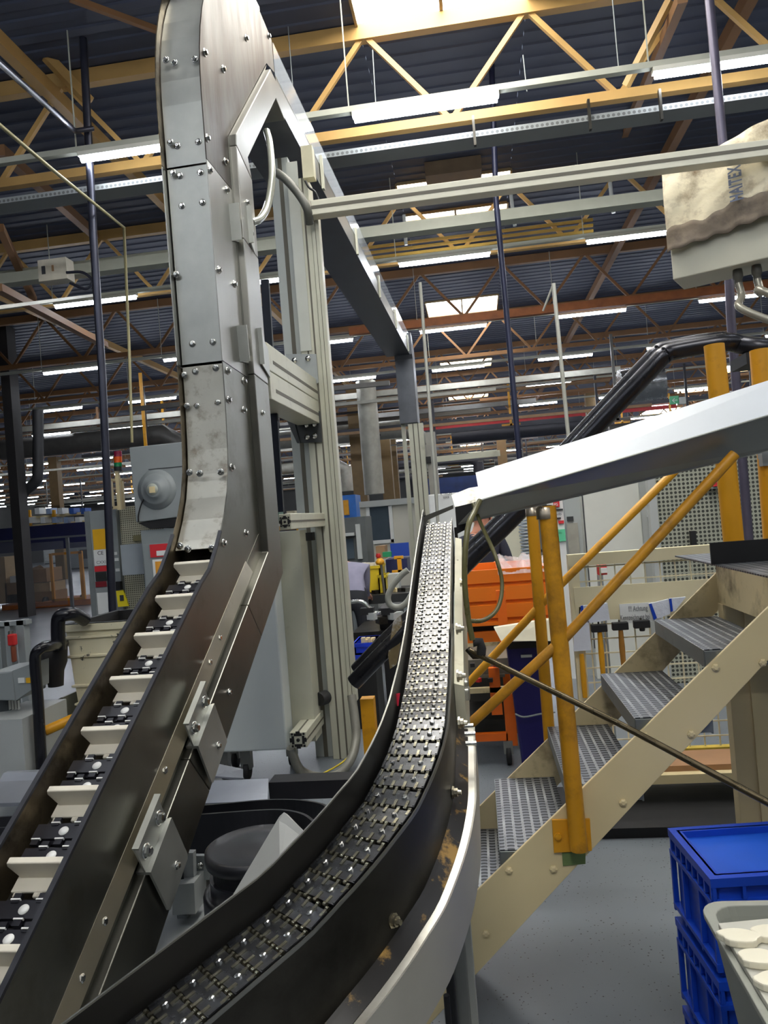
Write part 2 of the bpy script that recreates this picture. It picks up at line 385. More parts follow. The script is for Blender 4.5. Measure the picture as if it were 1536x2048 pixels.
# front covers of the upright (two flat sheets, the stained bent sheet and the curved head sheet)
ci = .012
def cover(path, name, m, inset=.05):
    q = MB(); rg = []
    for k, (t, z) in enumerate(path):
        a = path[max(0, k - 1)]; b2 = path[min(len(path) - 1, k + 1)]
        d = V((b2[0] - a[0], b2[1] - a[1])).normalized(); nx, nz_ = d.y, -d.x      # inward normal
        t0, z0_ = t + nx * inset, z + nz_ * inset
        rg.append([S(XL + ci, t0, z0_), S(XR - ci, t0, z0_), S(XR - ci, t0 + nx * .004, z0_ + nz_ * .004), S(XL + ci, t0 + nx * .004, z0_ + nz_ * .004)])
    return q.rings(rg).build(name, m, swan)
low = [p for p in bend if p[1] > 1.66] + [(TV, 2.62)]
cover([(3.70, 1.635)] + low, 'stained_cover', steel_stain, .05)
cover([(TV, 2.635), (TV, JZ)], 'front_cover', steel_cover)
cover([(TV, JZ + .012)] + headarc[:12], 'curved_head_cover', steel_cover, .05)
slab(MB(), [(t - .0, z) for t, z in headarc[6:]] + [(t, z + .03) for t, z in reversed(headarc[6:])], XL, XR).build('top_cover', steel, swan)
# floor of the trough and back sheets (close the box)
q = MB(); slab(q, [inc(U0, -.160), inc(4.22, -.160), (PT - .02, 2.2), (PT - .02, JZ), (PT, JZ), (PT, 2.2), inc(4.26, -.172), inc(U0, -.172)], XL + .006, XR - .006)
q.build('trough_floor', dark_steel, swan)
# return rail: folded box below / behind the plates, standing proud of them
XO = XR + .042
def rail(poly, name='return_rail', m=steel): return slab(MB(), poly, XL - .04, XO).build(name, m, swan, bevel=.004)
cr, bk = .415, .69
RC, RB = 4.40, 4.68
kn1 = (RC, Z0 + TA * RC - cr / cos(AL)); kn2 = (RB, Z0 + TA * RB - bk / cos(AL))
u_a = 2.0
steel_up = mat('dull stainless steel', s(126, 125, 119), .42, .95, .12, 5, stretch=(1, 1, .3), bump=.04, bscale=30)
rail([inc(U0, -cr), inc(3.30, -cr), inc(3.36, -bk), inc(U0, -bk)], m=steel_oily)
rail([inc(3.302, -cr), inc(4.36, -cr), inc(4.42, -bk), inc(3.362, -bk)], m=steel_oily)
rail([inc(4.362, -cr), kn1, (RC, 2.62), (RB, 2.60), kn2, inc(4.422, -bk)], m=steel_oily)
rail([(RC, 2.624), (RC, 3.45), (RB, 3.42), (RB, 2.604)])
rail([(RC, 3.454), (RC, 4.02), (RB, 3.93), (RB, 3.424)])
d1 = tz(541, 138, XO); d2 = tz(473, 268, XO); d3 = tz(496, 315, XO); d4 = tz(552, 196, XO)
rail([(RC, 4.024), d2, d1, (5.72, d1[1] - .02), (5.72, d4[1] - .05), d4, d3, (RB, 3.934)], m=steel_up)
# plate-side ledge between plate and rail: light strip
slab(MB(), [inc(U0, -P_IN), inc(4.25, -P_IN), corner, (PT, 2.6), (RC, 2.6), kn1, inc(U0, -cr)], XL, XR + .002).build('rail_web', steel_oily, swan)
slab(MB(), [(PT, 2.605), (PT, 4.06), (5.44, 5.14), d1, d2, (RC, 4.0), (RC, 2.605)], XL, XR + .002).build('rail_web', steel_up, swan)
# folded stiffener under each plate: strip made paler and tilted to carry a highlight
_u1 = 4.6
MB()._add([S(XR + .001, *inc(U0, -.285)), S(XR + .001, *inc(_u1, -.285)), S(XR + .024, *inc(_u1, -.362)), S(XR + .024, *inc(U0, -.362)), S(XR - .003, *inc(U0, -.285)), S(XR - .003, *inc(_u1, -.285)), S(XR + .020, *inc(_u1, -.366)), S(XR + .020, *inc(U0, -.366))], [(0, 1, 2, 3), (7, 6, 5, 4), (0, 4, 5, 1), (2, 6, 7, 3), (1, 5, 6, 2), (3, 7, 4, 0)]).build('lower_flange', mat('highlight flange', s(196, 190, 174), .34, 1., .1, 5, dirt=(s(130, 110, 76), 4, .6, .85)), swan)

# bolts
def hexbolt(r=.011, h=.012):
    q = MB(); q.lathe([(r * 1.5, 0), (r * 1.5, .003), (r * 1.05, .003)], n=16)
    q.lathe([(r, .003), (r, h), (r * .7, h + .002), (.0005, h + .002)], n=6, smooth=False); return q
_bp = hexbolt().build('bolt', bolt_m, swan); _bp.location = (0, 0, -20)
first = [True]
def bolt(px, py, face, x=None, k=1.0):
    if face == 'side':
        x = XR if x is None else x
        t, z = tz(px, py, x); m = frame(S(x, t, z), ST * k, SZ * k, SN * k)
    else:                      # on a front cover: facing the camera
        r = ray(px, py); t = face; kk = (t - CAM.dot(ST)) / r.dot(ST); p = CAM + (r * kk) * KS
        m = frame(p, SN * k, SZ * k, -ST * k)
    if first[0]:
        _bp.matrix_basis = M.Translation(-WL[swan.as_pointer()]) @ m; first[0] = False; return _bp
    return inst(_bp, 'bolt', swan, m)
for p in [(446, 138), (492, 76), (537, 72), (409, 105), (414, 276), (419, 340), (450, 323), (453, 380), (437, 540), (468, 568), (455, 742), (487, 820), (457, 800), (487, 762), (463, 935), (447, 1086), (491, 1066), (436, 1276), (416, 1325), (325, 1541), (203, 1843), (157, 1957)]:
    bolt(*p, 'side', None, 1.15)
for p in [(494, 405), (503, 468), (521, 698), (525, 826), (458, 1384)]: bolt(*p, 'side', XO + .001, .9)
FT = TV + .05
for p in [(349, 126), (390, 119), (355, 292), (397, 284), (360, 352), (401, 345), (364, 412), (405, 405), (385, 688), (426, 684), (391, 743), (432, 736), (394, 813), (436, 806)]: bolt(*p, FT, None, 1)
for p in [(352, 549), (346, 346), (341, 285), (332, 120), (368, 750), (373, 812), (379, 945), (400, 947), (442, 944), (360, 1092), (376, 1098), (424, 1097)]: bolt(*p, TV + .03 if p[1] < 900 else (3.93 if p[1] < 1000 else 3.73), None, 1)

# brackets: an angle plate bolted to the side plate that grips the rail
def bracket_v(p):     # on the upright, polygons in photo pixels
    (xa, xb, ya, yb), (xc, yc, yd), bl = p
    a1, a2, a3, a4 = tz(xa, ya, XR), tz(xb, ya + 6, XR), tz(xb + 6, yb, XR), tz(xa + 7, yb - 6, XR)
    br = MB(); slab(br, [a1, a2, a3, a4], XR + .003, XR + .012)
    br.bar(S(XR + .03, *a1), S(XR + .03, *a4), .006, .055, SN)
    br.bar(S(XR + .035, *a2), S(XR + .035, *a3), .008, .06, SN)
    b1, b2 = a2, a3
    c1, c2 = tz(xc, yc, XO + .01), tz(xc + 4, yd, XO + .01)
    slab(br, [b1, c1, c2, b2], XO + .004, XO + .012)
    o = br.build('bracket', steel_cover, swan)
    for q in bl: bolt(*q, 'side', XR + .013, 1.4)
bracket_v(((457, 480, 408, 488), (506, 440, 508), [(468, 425), (471, 470)]))
bracket_v(((473, 502, 652, 730), (536, 700, 755), [(487, 668), (491, 714)]))
def bracket_i(uc, ln):
    t = lambda u, pp: inc(u, pp)
    br = MB()
    slab(br, [t(uc, -.275), t(uc + ln, -.275), t(uc + ln * .98, -cr + .01), t(uc, -cr + .01)], XR + .040, XR + .047)
    br.bar(S(XR + .05, *t(uc + .0, -.27)), S(XR + .05, *t(uc + ln, -.27)), .008, .022, SN)
    br.bar(S(XO - .004, *t(uc, -cr + .006)), S(XO - .004, *t(uc + ln * .97, -cr + .006)), .014, .05, SN)
    slab(br, [t(uc, -cr + .01), t(uc + ln, -cr + .01), t(uc + ln, -.635), t(uc + ln * .96, -.648), t(uc + ln * .04, -.648), t(uc, -.635)], XO + .014, XO + .024)
    br.build('bracket', steel_cover, swan)
    for f in (.2, .8):
        tt, zz = t(uc + ln * f, -.345); m = frame(S(XR + .047, tt, zz), ST * 1.5, SZ * 1.5, SN * 1.5); inst(_bp, 'bolt', swan, m)
    tt, zz = t(uc + ln * .62, -cr - .16); inst(_bp, 'bolt', swan, frame(S(XO + .024, tt, zz), ST * .9, SZ * .9, SN * .9))
bracket_i(3.36, .255)
bracket_i(2.77, .235)
# chain: black slats with hinge knuckles and white pushers
chain_m = mat('black chain plastic', s(30, 30, 36), .35, 0, .2, 20)
dot_m = mat('white rivet', s(225, 226, 224), .4, 0, .05)
lw = .215; lp = .0927
def link_mb():
    q = MB(); q.box((0, 0, -.006), (lw, lp * .62, .012)); q.box((0, 0, -.02), (lw * .8, lp * .9, .012))
    for k in range(5):
        x = -lw * .4 + k * lw * .2
        q.box((x, (lp * .40 if k % 2 else -lp * .40), -.004), (lw * .12, lp * .34, .014)); q.k = 1
        q.box((x, (lp * .34 if k % 2 else -lp * .34), .001), (lw * .15, lp * .05, .010)); q.k = 0
    q.k = 1; q.lathe([(.0005, .0025), (.017, .002), (.017, .0)], (0, 0, 0), n=16); return q
lk = link_mb().build('chain_link', [chain_m, dot_m], swan); first_l = True
pq = MB()
ph = .088
pr = [V((-lw * .33, 0, 0)), V((lw * .33, 0, 0)), V((lw * .46, .0, ph * .8)), V((lw * .44, 0, ph)), V((-lw * .44, 0, ph)), V((-lw * .46, 0, ph * .8))]
pq.prism([p + V((0, -.012, 0)) for p in pr], (0, .024, 0)); pq.box((0, -.03, .006), (lw * .8, .06, .012))
pq.box((-.06, -.055, .002), (.03, .04, .014)); pq.box((.01, -.055, .002), (.03, .04, .014)); pq.box((.07, -.055, .002), (.03, .04, .014))
pu = pq.build('pusher', white_pl, swan, bevel=.004); first_p = True
zc = -.118
u0 = U0 + .02
# pusher nearest the photo's lower left sits at (80,1720): phase from there
tt, zz = tz(80, 1745, (XR + XL) / 2)
uph = 2.535
n = 0; xm = (XR + XL) / 2
u = uph - lp * 3 * 5
while u < 4.35:
    if u > U0:
        mm = frame(S(xm, *inc(u, zc)), SN * KS, (ST * cos(AL) + SZ * sin(AL)) * KS, (-ST * sin(AL) + SZ * cos(AL)) * KS)
        k = round((u - uph) / lp) % 3
        if k == 0:
            if first_p: pu.matrix_basis = M.Translation(-WL[swan.as_pointer()]) @ mm @ M.Translation(V((0, 0, 0))); first_p = False
            else: inst(pu, 'pusher', swan, mm)
        else:
            if first_l: lk.matrix_basis = M.Translation(-WL[swan.as_pointer()]) @ mm; first_l = False
            else: inst(lk, 'chain_link', swan, mm)
    u += lp
# overhead run to the far leg, with its drip tray and clear guard
glass = bpy.data.materials.new('clear guard sheet'); glass.use_nodes = True
gb = glass.node_tree.nodes['Principled BSDF']; gb.inputs['Base Color'].default_value = (.75, .8, .85, 1); gb.inputs['Roughness'].default_value = .08
gb.inputs['Alpha'].default_value = .38
T1 = 15.2
zb = 4.99
slab(MB(), [(5.70, 5.22), (T1, 5.22), (T1, zb), (5.70, zb)], XR - .006, XR).build('run_side_plate', steel_up, swan)
slab(MB(), [(5.70, 5.22), (T1, 5.22), (T1, zb), (5.70, zb)], XL, XL + .006).build('run_side_plate', steel_up, swan)
slab(MB(), [(5.68, 5.46), (T1, 5.42), (T1, 5.20), (5.68, 5.20)], XR + .001, XR + .005).build('clear_guard', glass, swan)
tray_m = mat('dark drip tray', s(84, 86, 90), .45, .6, .2, 4)
q = MB(); slab(q, [(5.72, zb), (T1, zb), (T1, zb - .012), (5.72, zb - .012)], XL - .2, XR)
q.build('drip_tray', tray_m, swan)
q = MB(); slab(q, [(5.75, zb + .09), (T1, zb + .09), (T1, zb - .01), (5.75, zb - .01)], XL - .21, XL - .2); q.build('tray_rim', tray_m, swan)
for k in range(5):
    t = 7.2 + k * 1.9
    q = MB(); slab(q, [(t, zb + .30), (t + .05, zb + .30), (t + .05, zb - .03), (t, zb - .03)], XR + .006, XR + .03); q.build('guard_clamp', alu, swan)
# drop at the far end
ybk = T1
q = MB(); slab(q, [(T1 - .02, 5.42), (T1 + .25, 5.38), (T1 + .5, 5.15), (T1 + .55, 4.8), (T1 + .55, 3.6), (T1 + .05, 3.6), (T1 + .05, 4.9), (T1 - .02, 4.98)], XL - .05, XR + .05)
q.build('drop_box', tray_m, swan)
# far stand of white profiles under the drop
st = thing('profile_stand', 'far pale aluminium stand carrying the end of the overhead conveyor', 'stand', S(XR - .1, T1 + .2, ZF))
def post(x0, x1, t0, t1, z0, z1, nm='post', m=None, par=None):
    q = MB(); slab(q, [(t0, z0), (t0, z1), (t1, z1), (t1, z0)], x0, x1); return q.build(nm, m or alu, par)
post(XL - .06, XL + .02, T1 + .3, T1 + .4, ZF, 3.9, par=st)
post(XR - .16, XR + .14, T1 + .1, T1 + .25, ZF, 3.58, par=st)
for k in (-.06, .04):
    post(XR + k - .01, XR + k + .01, T1 + .095, T1 + .101, ZF, 3.58, 'groove', groove, st)
post(XR + .16, XR + .36, T1 + .3, T1 + .42, ZF, 3.4, 'post', mat('grey profile post', s(150, 148, 140), .5), st)
MB().bar(at(862, 920, 13.35), at(1000, 906, 13.35), .08, .10).build('cross_rail', alu, st)
MB().bar(at(850, 921, 13.3), at(862, 920, 13.3), .12, .12).build('end_cap', blk, st)
# ================================================================== profile column that carries the conveyor
YC = 5.31
xa = at(641, 500, YC).x; xb = at(589, 500, YC).x; xc = at(551, 500, YC).x
zt = at(600, 335, YC).z
colm = thing('profile_column', 'tall cream aluminium profile column just right of the steel conveyor', 'column', ((xa + xb) / 2, YC, 0))
def groovebox(mb_par, x0, x1, y0, y1, z0, z1, fr, name='post', m=alu, gw=.012):
    o = MB().bb((x0, y0, z0), (x1, y1, z1)).build(name, m, mb_par, bevel=.004)
    for f in fr:
        xx = x0 + (x1 - x0) * f
        MB().bb((xx - gw / 2, y0 - .0015, z0), (xx + gw / 2, y0 + .004, z1)).build('slot', groove, mb_par)
    return o
zbeam = at(625, 405, YC).z
groovebox(colm, xb, xa - .045, YC - .05, YC + .12, 0.0, zt - .1, (.36, .72))
zs = at(712, 1400, YC).z
groovebox(colm, xa - .043, xa + .012, YC - .06, YC + .03, zs, zbeam - .02, (.5,), 'cover_strip', alu, .004)
# rear light panel post
groovebox(colm, xc, xb - .002, YC + .02, YC + .16, 0.0, zt + .1, (.55,), 'rear_post', mat('pale grey profile', s(172, 176, 170), .45, .1, .05), .03)
zg = at(600, 707, YC).z
o = MB().bb((xb, YC - .06, zg), (xa - .11, YC - .052, zt + .02)).build('cover_plate', mat('pale grey cover', s(182, 184, 174), .45, .1, .05), colm)
# upper gusset plate with two bolts, lower dark gusset
gp = MB(); gp.prism([at(p[0], p[1], YC - .07) for p in ((572, 708), (632, 708), (637, 765), (632, 768), (574, 728))], (0, .008, 0))
gp.build('gusset_plate', mat('grey gusset', s(150, 154, 152), .45, .3), colm)
gd = MB(); gd.prism([at(p[0], p[1], YC - .07) for p in ((578, 830), (640, 822), (644, 884), (598, 886))], (0, .01, 0))
gd.prism([at(p[0], p[1], YC - .09) for p in ((568, 829), (584, 828), (600, 886), (594, 886))], (0, .03, 0))
gd.build('gusset_bracket', mat('dark grey bracket', s(66, 68, 68), .45, .4), colm)
for p in ((589, 721), (616, 717), (612, 850), (628, 848), (614, 874), (629, 872)):
    q = MB(); q.lathe([(.02, 0), (.02, .006), (.012, .006), (.012, .014), (.001, .015)], at(*p, YC - .072), M.Rotation(pi / 2, 3, 'X'), n=10); q.build('bolt', bolt_m, colm)
# arm from the conveyor to the column: two stacked profiles
def armbeam(z0, z1, t0, nm):
    o = MB(); slab(o, [(t0, z0), (t0, z1), (6.17, z1), (6.17, z0)], -1.355 - .19, -1.355); o.build(nm, alu, colm, bevel=.004)
    g = MB(); zc_ = (z0 + z1) / 2 - .02; slab(g, [(t0 + .12, zc_ - .012), (t0 + .12, zc_ + .012), (6.12, zc_ + .012), (6.12, zc_ - .012)], -1.3555, -1.354); g.build('slot', groove, colm)
armbeam(2.705, 2.885, 4.70, 'arm_beam'); armbeam(2.515, 2.70, 4.72, 'arm_beam')
# stubs pointing at the camera
def stub(x0, x1, y0, y1, z0, z1):
    MB().bb((x0, y0, z0), (x1, y1, z1)).build('stub_beam', alu, colm, bevel=.004)
    e = MB(); cx, cz = (x0 + x1) / 2, (z0 + z1) / 2; r = (x1 - x0) / 2
    e.lathe([(.001, 0), (r * .22, 0), (r * .22, .003), (.001, .003)], (cx, y0 - .001, cz), M.Rotation(pi / 2, 3, 'X'), n=10)
    for a in range(4):
        dx, dz = [(1, 0), (-1, 0), (0, 1), (0, -1)][a]
        e.box((cx + dx * r * .86, y0 - .001, cz + dz * r * .86), (r * (.28 if dx else .5), .004, r * (.28 if dz else .5)))
        e.box((cx + dx * r * .62, y0 - .001, cz + dz * r * .62), (r * (.3 if dx else .95), .004, r * (.3 if dz else .95)))
        sx, sz_ = [(1, 1), (-1, 1), (1, -1), (-1, -1)][a]
        e.box((cx + sx * r * .7, y0 - .001, cz + sz_ * r * .7), (r * .26, .004, r * .26))
    e.build('profile_cavity', blk, colm)
    MB().bb((x1 - .002, y0, cz - .006), (x1 + .0015, y1, cz + .006)).build('slot', groove, colm)
    MB().bb((cx - .006, y0, z1 - .002), (cx + .006, y1, z1 + .0015)).build('slot', groove, colm)
sp = S(-1.355, 4.95, 1.77); sq = S(-1.46, 6.15, 1.66)
stub(sq.x, sp.x, sp.y, YC - .05, sq.z, sp.z)
a = at(581, 1496, 4.72); b2 = at(612, 1464, 4.72)
stub(a.x, b2.x, 4.72, YC - .05, a.z, b2.z)
MB().bb(at(610, 1082, YC - .12), at(629, 1064, YC - .05)).build('stop_pad', blk, colm)
p = at(641, 1396, YC - .1)
MB().lathe([(.045, 0), (.05, .01), (.05, .07), (.045, .08)], p + V((0, -.04, 0)), M.Rotation(-pi / 2, 3, 'X') @ M.Rotation(.5, 3, 'Y'), n=18).build('rubber_buffer', rubber, colm)
# dark tie rod beside the upright
MB().bar(at(530, 560, 4.6), at(560, 1024, 4.6), .05, .03, (0, 1, 0)).build('tie_bar', mat('dark blue bar', s(34, 38, 48), .4, .5), colm)
# conduits
def hose(name, label, pts, r, m, cat='hose', n=8): return tag(MB().tube(smooth_path(pts, 6), r, n).build(name, m), label, cat)
hose('conduit', 'clear grey conduit looping down beside the upright conveyor', [at(503, 445, 4.0), at(522, 436, 4.1), at(537, 405, 4.25), at(544, 350, 4.35), at(540, 290, 4.5), at(533, 262, 4.55)], .022, mat('smoky hose', s(150, 152, 140), .2, 0, .05, coat=.4))
hose('conduit', 'dark grey conduit crossing the top of the cream column', [at(553, 345, 5.18), at(575, 362, 5.16), at(600, 392, 5.14), at(615, 420, 5.14), at(619, 448, 5.2)], .03, mat('dark grey hose', s(92, 92, 84), .5, .1))
hose('conduit', 'bare grey conduit coming out under the cover strip of the column', [at(703, 1390, 5.2), at(710, 1440, 5.15), at(712, 1480, 5.1), at(700, 1522, 5.0), at(670, 1551, 4.95), at(630, 1553, 4.9), at(600, 1540, 4.85), at(586, 1510, 4.8), at(582, 1495, 4.78)], .032, hose_g)
hose('earth_wire', 'yellow earth wire at the foot of the cream column', [at(702, 1510, 5.05), at(680, 1528, 5.0), at(652, 1544, 4.98), at(640, 1548, 4.96)], .006, wire_y, 'wire')
# small connector box and wires where the crossbeam starts
cb = MB().bb(at(606, 356, 5.2), at(628, 300, 5.28)); tag(cb.build('sensor_box', mat('pale sensor plastic', s(196, 190, 160), .5)), 'small pale sensor box on the column head above the crossbeam', 'sensor')
hose('sensor_wire', 'black sensor wire curling onto the end of the crossbeam', [at(611, 362, 5.2), at(618, 375, 5.18), at(630, 384, 5.16), at(637, 400, 5.16)], .008, blk, 'wire')

# ------------------------------------------------------------------ crossbeam, control box, cloth
YB = 5.2
A = at(625, 420, YB); zc = at(1200, 346, YB).z
bx1 = at(1700, 292, YB).x
zb0, zb1 = (A.z + zc) / 2 - .052, (A.z + zc) / 2 + .052
beam = thing('crossbeam', 'long cream profile beam running right from the column to the cloth-covered box', 'beam', ((A.x + bx1) / 2, YB, zb0))
MB().bb((A.x, YB - .05, zb0), (bx1, YB + .05, zb1)).build('profile', mat('cream profile', s(206, 203, 184), .45, .05, .05), beam, bevel=.004)
MB().bb((A.x, YB - .0515, (zb0 + zb1) / 2 - .012), (bx1, YB - .045, (zb0 + zb1) / 2 + .012)).build('slot', groove, beam)
MB().bb((A.x - .012, YB - .052, zb0 - .002), (A.x, YB + .052, zb1 + .002)).build('end_cap', white_pl, beam)
ex = mat('control box enamel', s(186, 184, 166), .5, 0, .05, 3)
yb0 = 5.60
p0 = at(1342, 350, yb0); p1 = at(1346, 560, yb0)
bx0 = p1.x; bz0 = p1.z; bz1 = at(1342, 345, yb0).z; bxr = bx0 + .80; dep = .34
box = thing('control_box', 'pale hanging control box at the right edge, half hidden by a dirty cloth', 'control box', (bx0 + .4, yb0 + dep / 2, bz0))
MB().bb((bx0, yb0, bz0), (bxr, yb0 + dep, bz1)).build('enclosure', ex, box, bevel=.008)
MB().bar((bx0 + .62, yb0 + .02, bz1 - .06), (bx0 + .62, yb0 - .08, bz1 - .06), .05, .05).build('hanger', ex, box)
gm = mat('dark cable gland', s(92, 90, 82), .5)
for k, px in enumerate((1452, 1486)):
    g = at(px, 545 + k * -8, yb0 + .12)
    MB().lathe([(.03, 0), (.034, -.03), (.034, -.06), (.026, -.07), (.026, -.12)], (g.x, g.y, bz0), n=12).build('cable_gland', gm, box)
    e = at(1540 + 30 * k, 662 - 28 * k, yb0)
    MB().tube(smooth_path([(g.x, g.y, bz0 - .1), (g.x + .015, g.y - .02, bz0 - .2), at(1478 + 36 * k, 628 - 30 * k, yb0 - .02), e, at(1600, 672 - 20 * k, yb0 - .05)], 6), .027, 10).build('conduit', mat('shiny grey conduit', s(150, 146, 132), .25, .3, .05), box)
# dirty cloth draped over beam and box
clm = mat('dirty canvas cloth', s(230, 220, 192), .9, 0, .1, 5, bump=.5, bscale=14, dirt=(s(132, 112, 86), 3.6, .46, .66))
cld = mat('soiled canvas hem', s(120, 108, 94), .9, 0, .25, 6, bump=.5, bscale=14, dirt=(s(64, 60, 56), 4, .45, .7))
def fold(x, z): return .012 * sin(9 * x + 3 * z) + .010 * sin(17 * x - 11 * z + 1) + .008 * sin(31 * x + 5 * z)
cx0 = at(1327, 350, yb0 - .02).x; cz1 = 0
nx = 40; rows = []
zz_front = [at(1335, y, yb0 - .02).z for y in (352, 380, 410, 440, 462, 475, 490, 503)]
mb = MB(); grid = []
for j in range(14):
    row = []
    for i in range(nx + 1):
        x = cx0 + (bxr + .02 - cx0) * i / nx
        hem = zz_front[-1] + .085 * (i / nx) + .01 * sin(i * .9)
        zt_ = bz1 + .012 + max(0, i / nx - .28) * .22
        f = j / 13
        z = zt_ + (hem - zt_) * f
        y = yb0 - .016 + fold(x, z) - .012
        y = min(y, yb0 - .014)
        row.append(V((x, y, z)))
    grid.append(row)
mb.rings(grid, cap=False, closed=False, smooth=True)
top = []
for j in range(5):
    top.append([V((p.x, p.y + j * .085, p.z + .012 * (1 if j else 0) - .008 * j)) for i, p in enumerate(grid[0])])
cloth = thing('cloth', 'dirty off-white cloth draped over the control box, printed with blue-grey capitals', 'cloth', (bx0 + .4, yb0 - .03, zz_front[-1]))
body = mb
body.rings(top, cap=False, closed=False, smooth=True)
ob = body.build('canvas', clm, cloth, fix=False)
sol = ob.modifiers.new('solid', 'SOLIDIFY'); sol.thickness = .004
hm = MB(); hr = []
for j in range(6):
    row = []
    for i in range(nx + 1):
        p = grid[13][i]; h = at(1340, 462, yb0).z - at(1340, 503, yb0).z
        z = p.z - .012 + (h + .02 * sin(i * .35) + .045 * (i / nx)) * j / 5
        row.append(V((p.x - .002, yb0 - .048 + fold(p.x, z) * .8 - (.012 if j in (0,) else 0), z)))
    hr.append(row)
hm.rings(hr, cap=False, closed=False, smooth=True)
ho = hm.build('folded_hem', cld, cloth, fix=False); sol = ho.modifiers.new('solid', 'SOLIDIFY'); sol.thickness = .006
# printed strip of letters reading upwards
fc = bpy.data.curves.new('printed_letters', 'FONT'); fc.body = 'HAITEX'; fc.size = .125; fc.extrude = .0006; fc.space_character = 1.12; fc.offset = .004
fo = bpy.data.objects.new('tmp_text', fc); C.objects.link(fo)
bpy.context.view_layer.update()
me = bpy.data.meshes.new_from_object(fo.evaluated_get(bpy.context.evaluated_depsgraph_get())); bpy.data.objects.remove(fo)
me.materials.clear(); me.materials.append(mat('faded blue print', s(104, 112, 132), .9, 0, .2, 20))
to = bpy.data.objects.new('printed_letters', me); C.objects.link(to); to.parent = cloth
tp = at(1488, 424, yb0 - .05)
tm = M.Translation(V((tp.x, yb0 - .078, tp.z))) @ frame((0, 0, 0), V((0, 0, .50)), V((-.9, 0, 0)), V((0, -1, 0)))
to.matrix_basis = M.Translation(-WL[cloth.as_pointer()]) @ tm
# the box hangs turned towards the left: swing box and cloth about the box's left front edge
_piv = V((bx0, yb0, 0)); _Rz = M.Rotation(radians(-27), 3, 'Z')
for o_ in (box, cloth):
    L0 = WL[o_.as_pointer()].copy(); o_.rotation_euler = (0, 0, radians(-27)); o_.location = _piv + _Rz @ (L0 - _piv)
# ------------------------------------------------------------------ white cabinet on castors behind the conveyor
wc = thing('white_cabinet', 'white steel cabinet on castors behind the steel conveyor', 'cabinet', at(520, 1560, 4.9))
e1 = at(575, 1500, 4.85); e0x = at(425, 1500, 4.85).x; ztop = at(560, 1064, 4.85).z
MB().bb((e0x, 4.85, e1.z), (e1.x, 5.24, ztop)).build('body', mat('cabinet white enamel', s(202, 208, 206), .35, 0, .04, 2, dirt=(s(150, 150, 140), 4, .72, .9)), wc, bevel=.012)
zc0 = e1.z
MB().bb((e1.x + .001, 5.02, e1.z), (at(630, 1300, 5.2).x, 5.22, ztop)).build('side_panel', alu, wc)
for (x, y) in ((at(495, 1540, 4.93).x, 4.93), (e0x + .04, 4.95), (e1.x - .06, 5.18), (e0x + .04, 5.18)):
    q = MB(); r_ = .058
    q.lathe([(r_ * .6, -.02), (r_, -.016), (r_, .016), (r_ * .6, .02)], (x, y, r_), M.Rotation(pi / 2, 3, 'Y') @ M.Rotation(0, 3, 'X'), n=22)
    q.build('castor_wheel', rubber, wc)
    MB().bb((x - .035, y - .03, r_ * 1.2), (x + .035, y + .03, zc0)).build('castor_fork', steel, wc)
# ================================================================== slat conveyor curving to the lower left
R_, Y0_, X0_, PM = .70, 1.60, -.15, radians(43)
ZN = [(3.1, 1.665), (2.94, 1.628), (2.566, 1.521), (2.296, 1.434), (2.114, 1.371), (1.947, 1.318), (1.765, 1.274), (1.6, 1.250)]
ZP = [(0, 1.250), (7, 1.229), (13, 1.203), (18, 1.18), (22, 1.159), (27, 1.143), (32, 1.122), (38, 1.096), (43, 1.070)]
def interp(x, T):
    for (a, za), (b2, zb_) in zip(T, T[1:]):
        if min(a, b2) <= x <= max(a, b2): return za + (zb_ - za) * (x - a) / (b2 - a)
    return T[0][1] if abs(x - T[0][0]) < abs(x - T[-1][0]) else T[-1][1]
SA = 3.0 - Y0_; SB = SA + R_ * PM
def cpath(sx):           # centre line by plan length from the far end: point, tangent, lateral (to the right)
    if sx < SA: y = 3.0 - sx; return V((X0_, y, interp(y, ZN))), V((0, -1, 0)), V((1, 0, 0))
    f = min((sx - SA) / R_, PM); ex_ = max(0, sx - SB)
    p = V((X0_ - R_ + R_ * cos(f), Y0_ - R_ * sin(f), interp(math.degrees(f), ZP)))
    t = V((-sin(f), -cos(f), 0)); p += t * ex_; p.z -= .27 * ex_
    return p, t, V((cos(f), -sin(f), 0))
SE = SB + .50
def sweep(prof, s0=0., s1=SE, n=70, name='x', m=None, par=None, smooth=True):
    q = MB(); rg = []
    for k in range(n + 1):
        c, t, l = cpath(s0 + (s1 - s0) * k / n); rg.append([c + l * a + SZ * h for a, h in prof])
    for i in range(len(prof)):      # hard edges: one strip per face
        j = (i + 1) % len(prof); q.rings([[r[i], r[j]] for r in rg], cap=False, closed=False, smooth=smooth)
    q._add(rg[0], [tuple(range(len(prof)))]); q._add(rg[-1], [tuple(range(len(prof)))])
    return q.build(name, m, par)
slat = thing('slat_conveyor', 'narrow slat conveyor with oily chain curving towards the lower left corner', 'conveyor', (X0_, 2.0, 0))
sweep([(-.062, .062), (-.059, .062), (-.059, -.10), (-.062, -.10)], name='left_guide_plate', m=black_plate, par=slat)
sweep([(-.0632, .058), (-.0622, .063), (-.0588, .063), (-.0588, .060)], name='polished_edge', m=steel, par=slat)
sweep([(.056, .006), (.059, .006), (.059, -.142), (.056, -.142)], s0=.9, name='right_side_plate', m=dark_steel, par=slat)
sweep([(.0555, .006), (.0595, .008), (.0600, .003), (.0597, .001)], s0=.9, n=60, name='polished_edge', m=steel, par=slat)
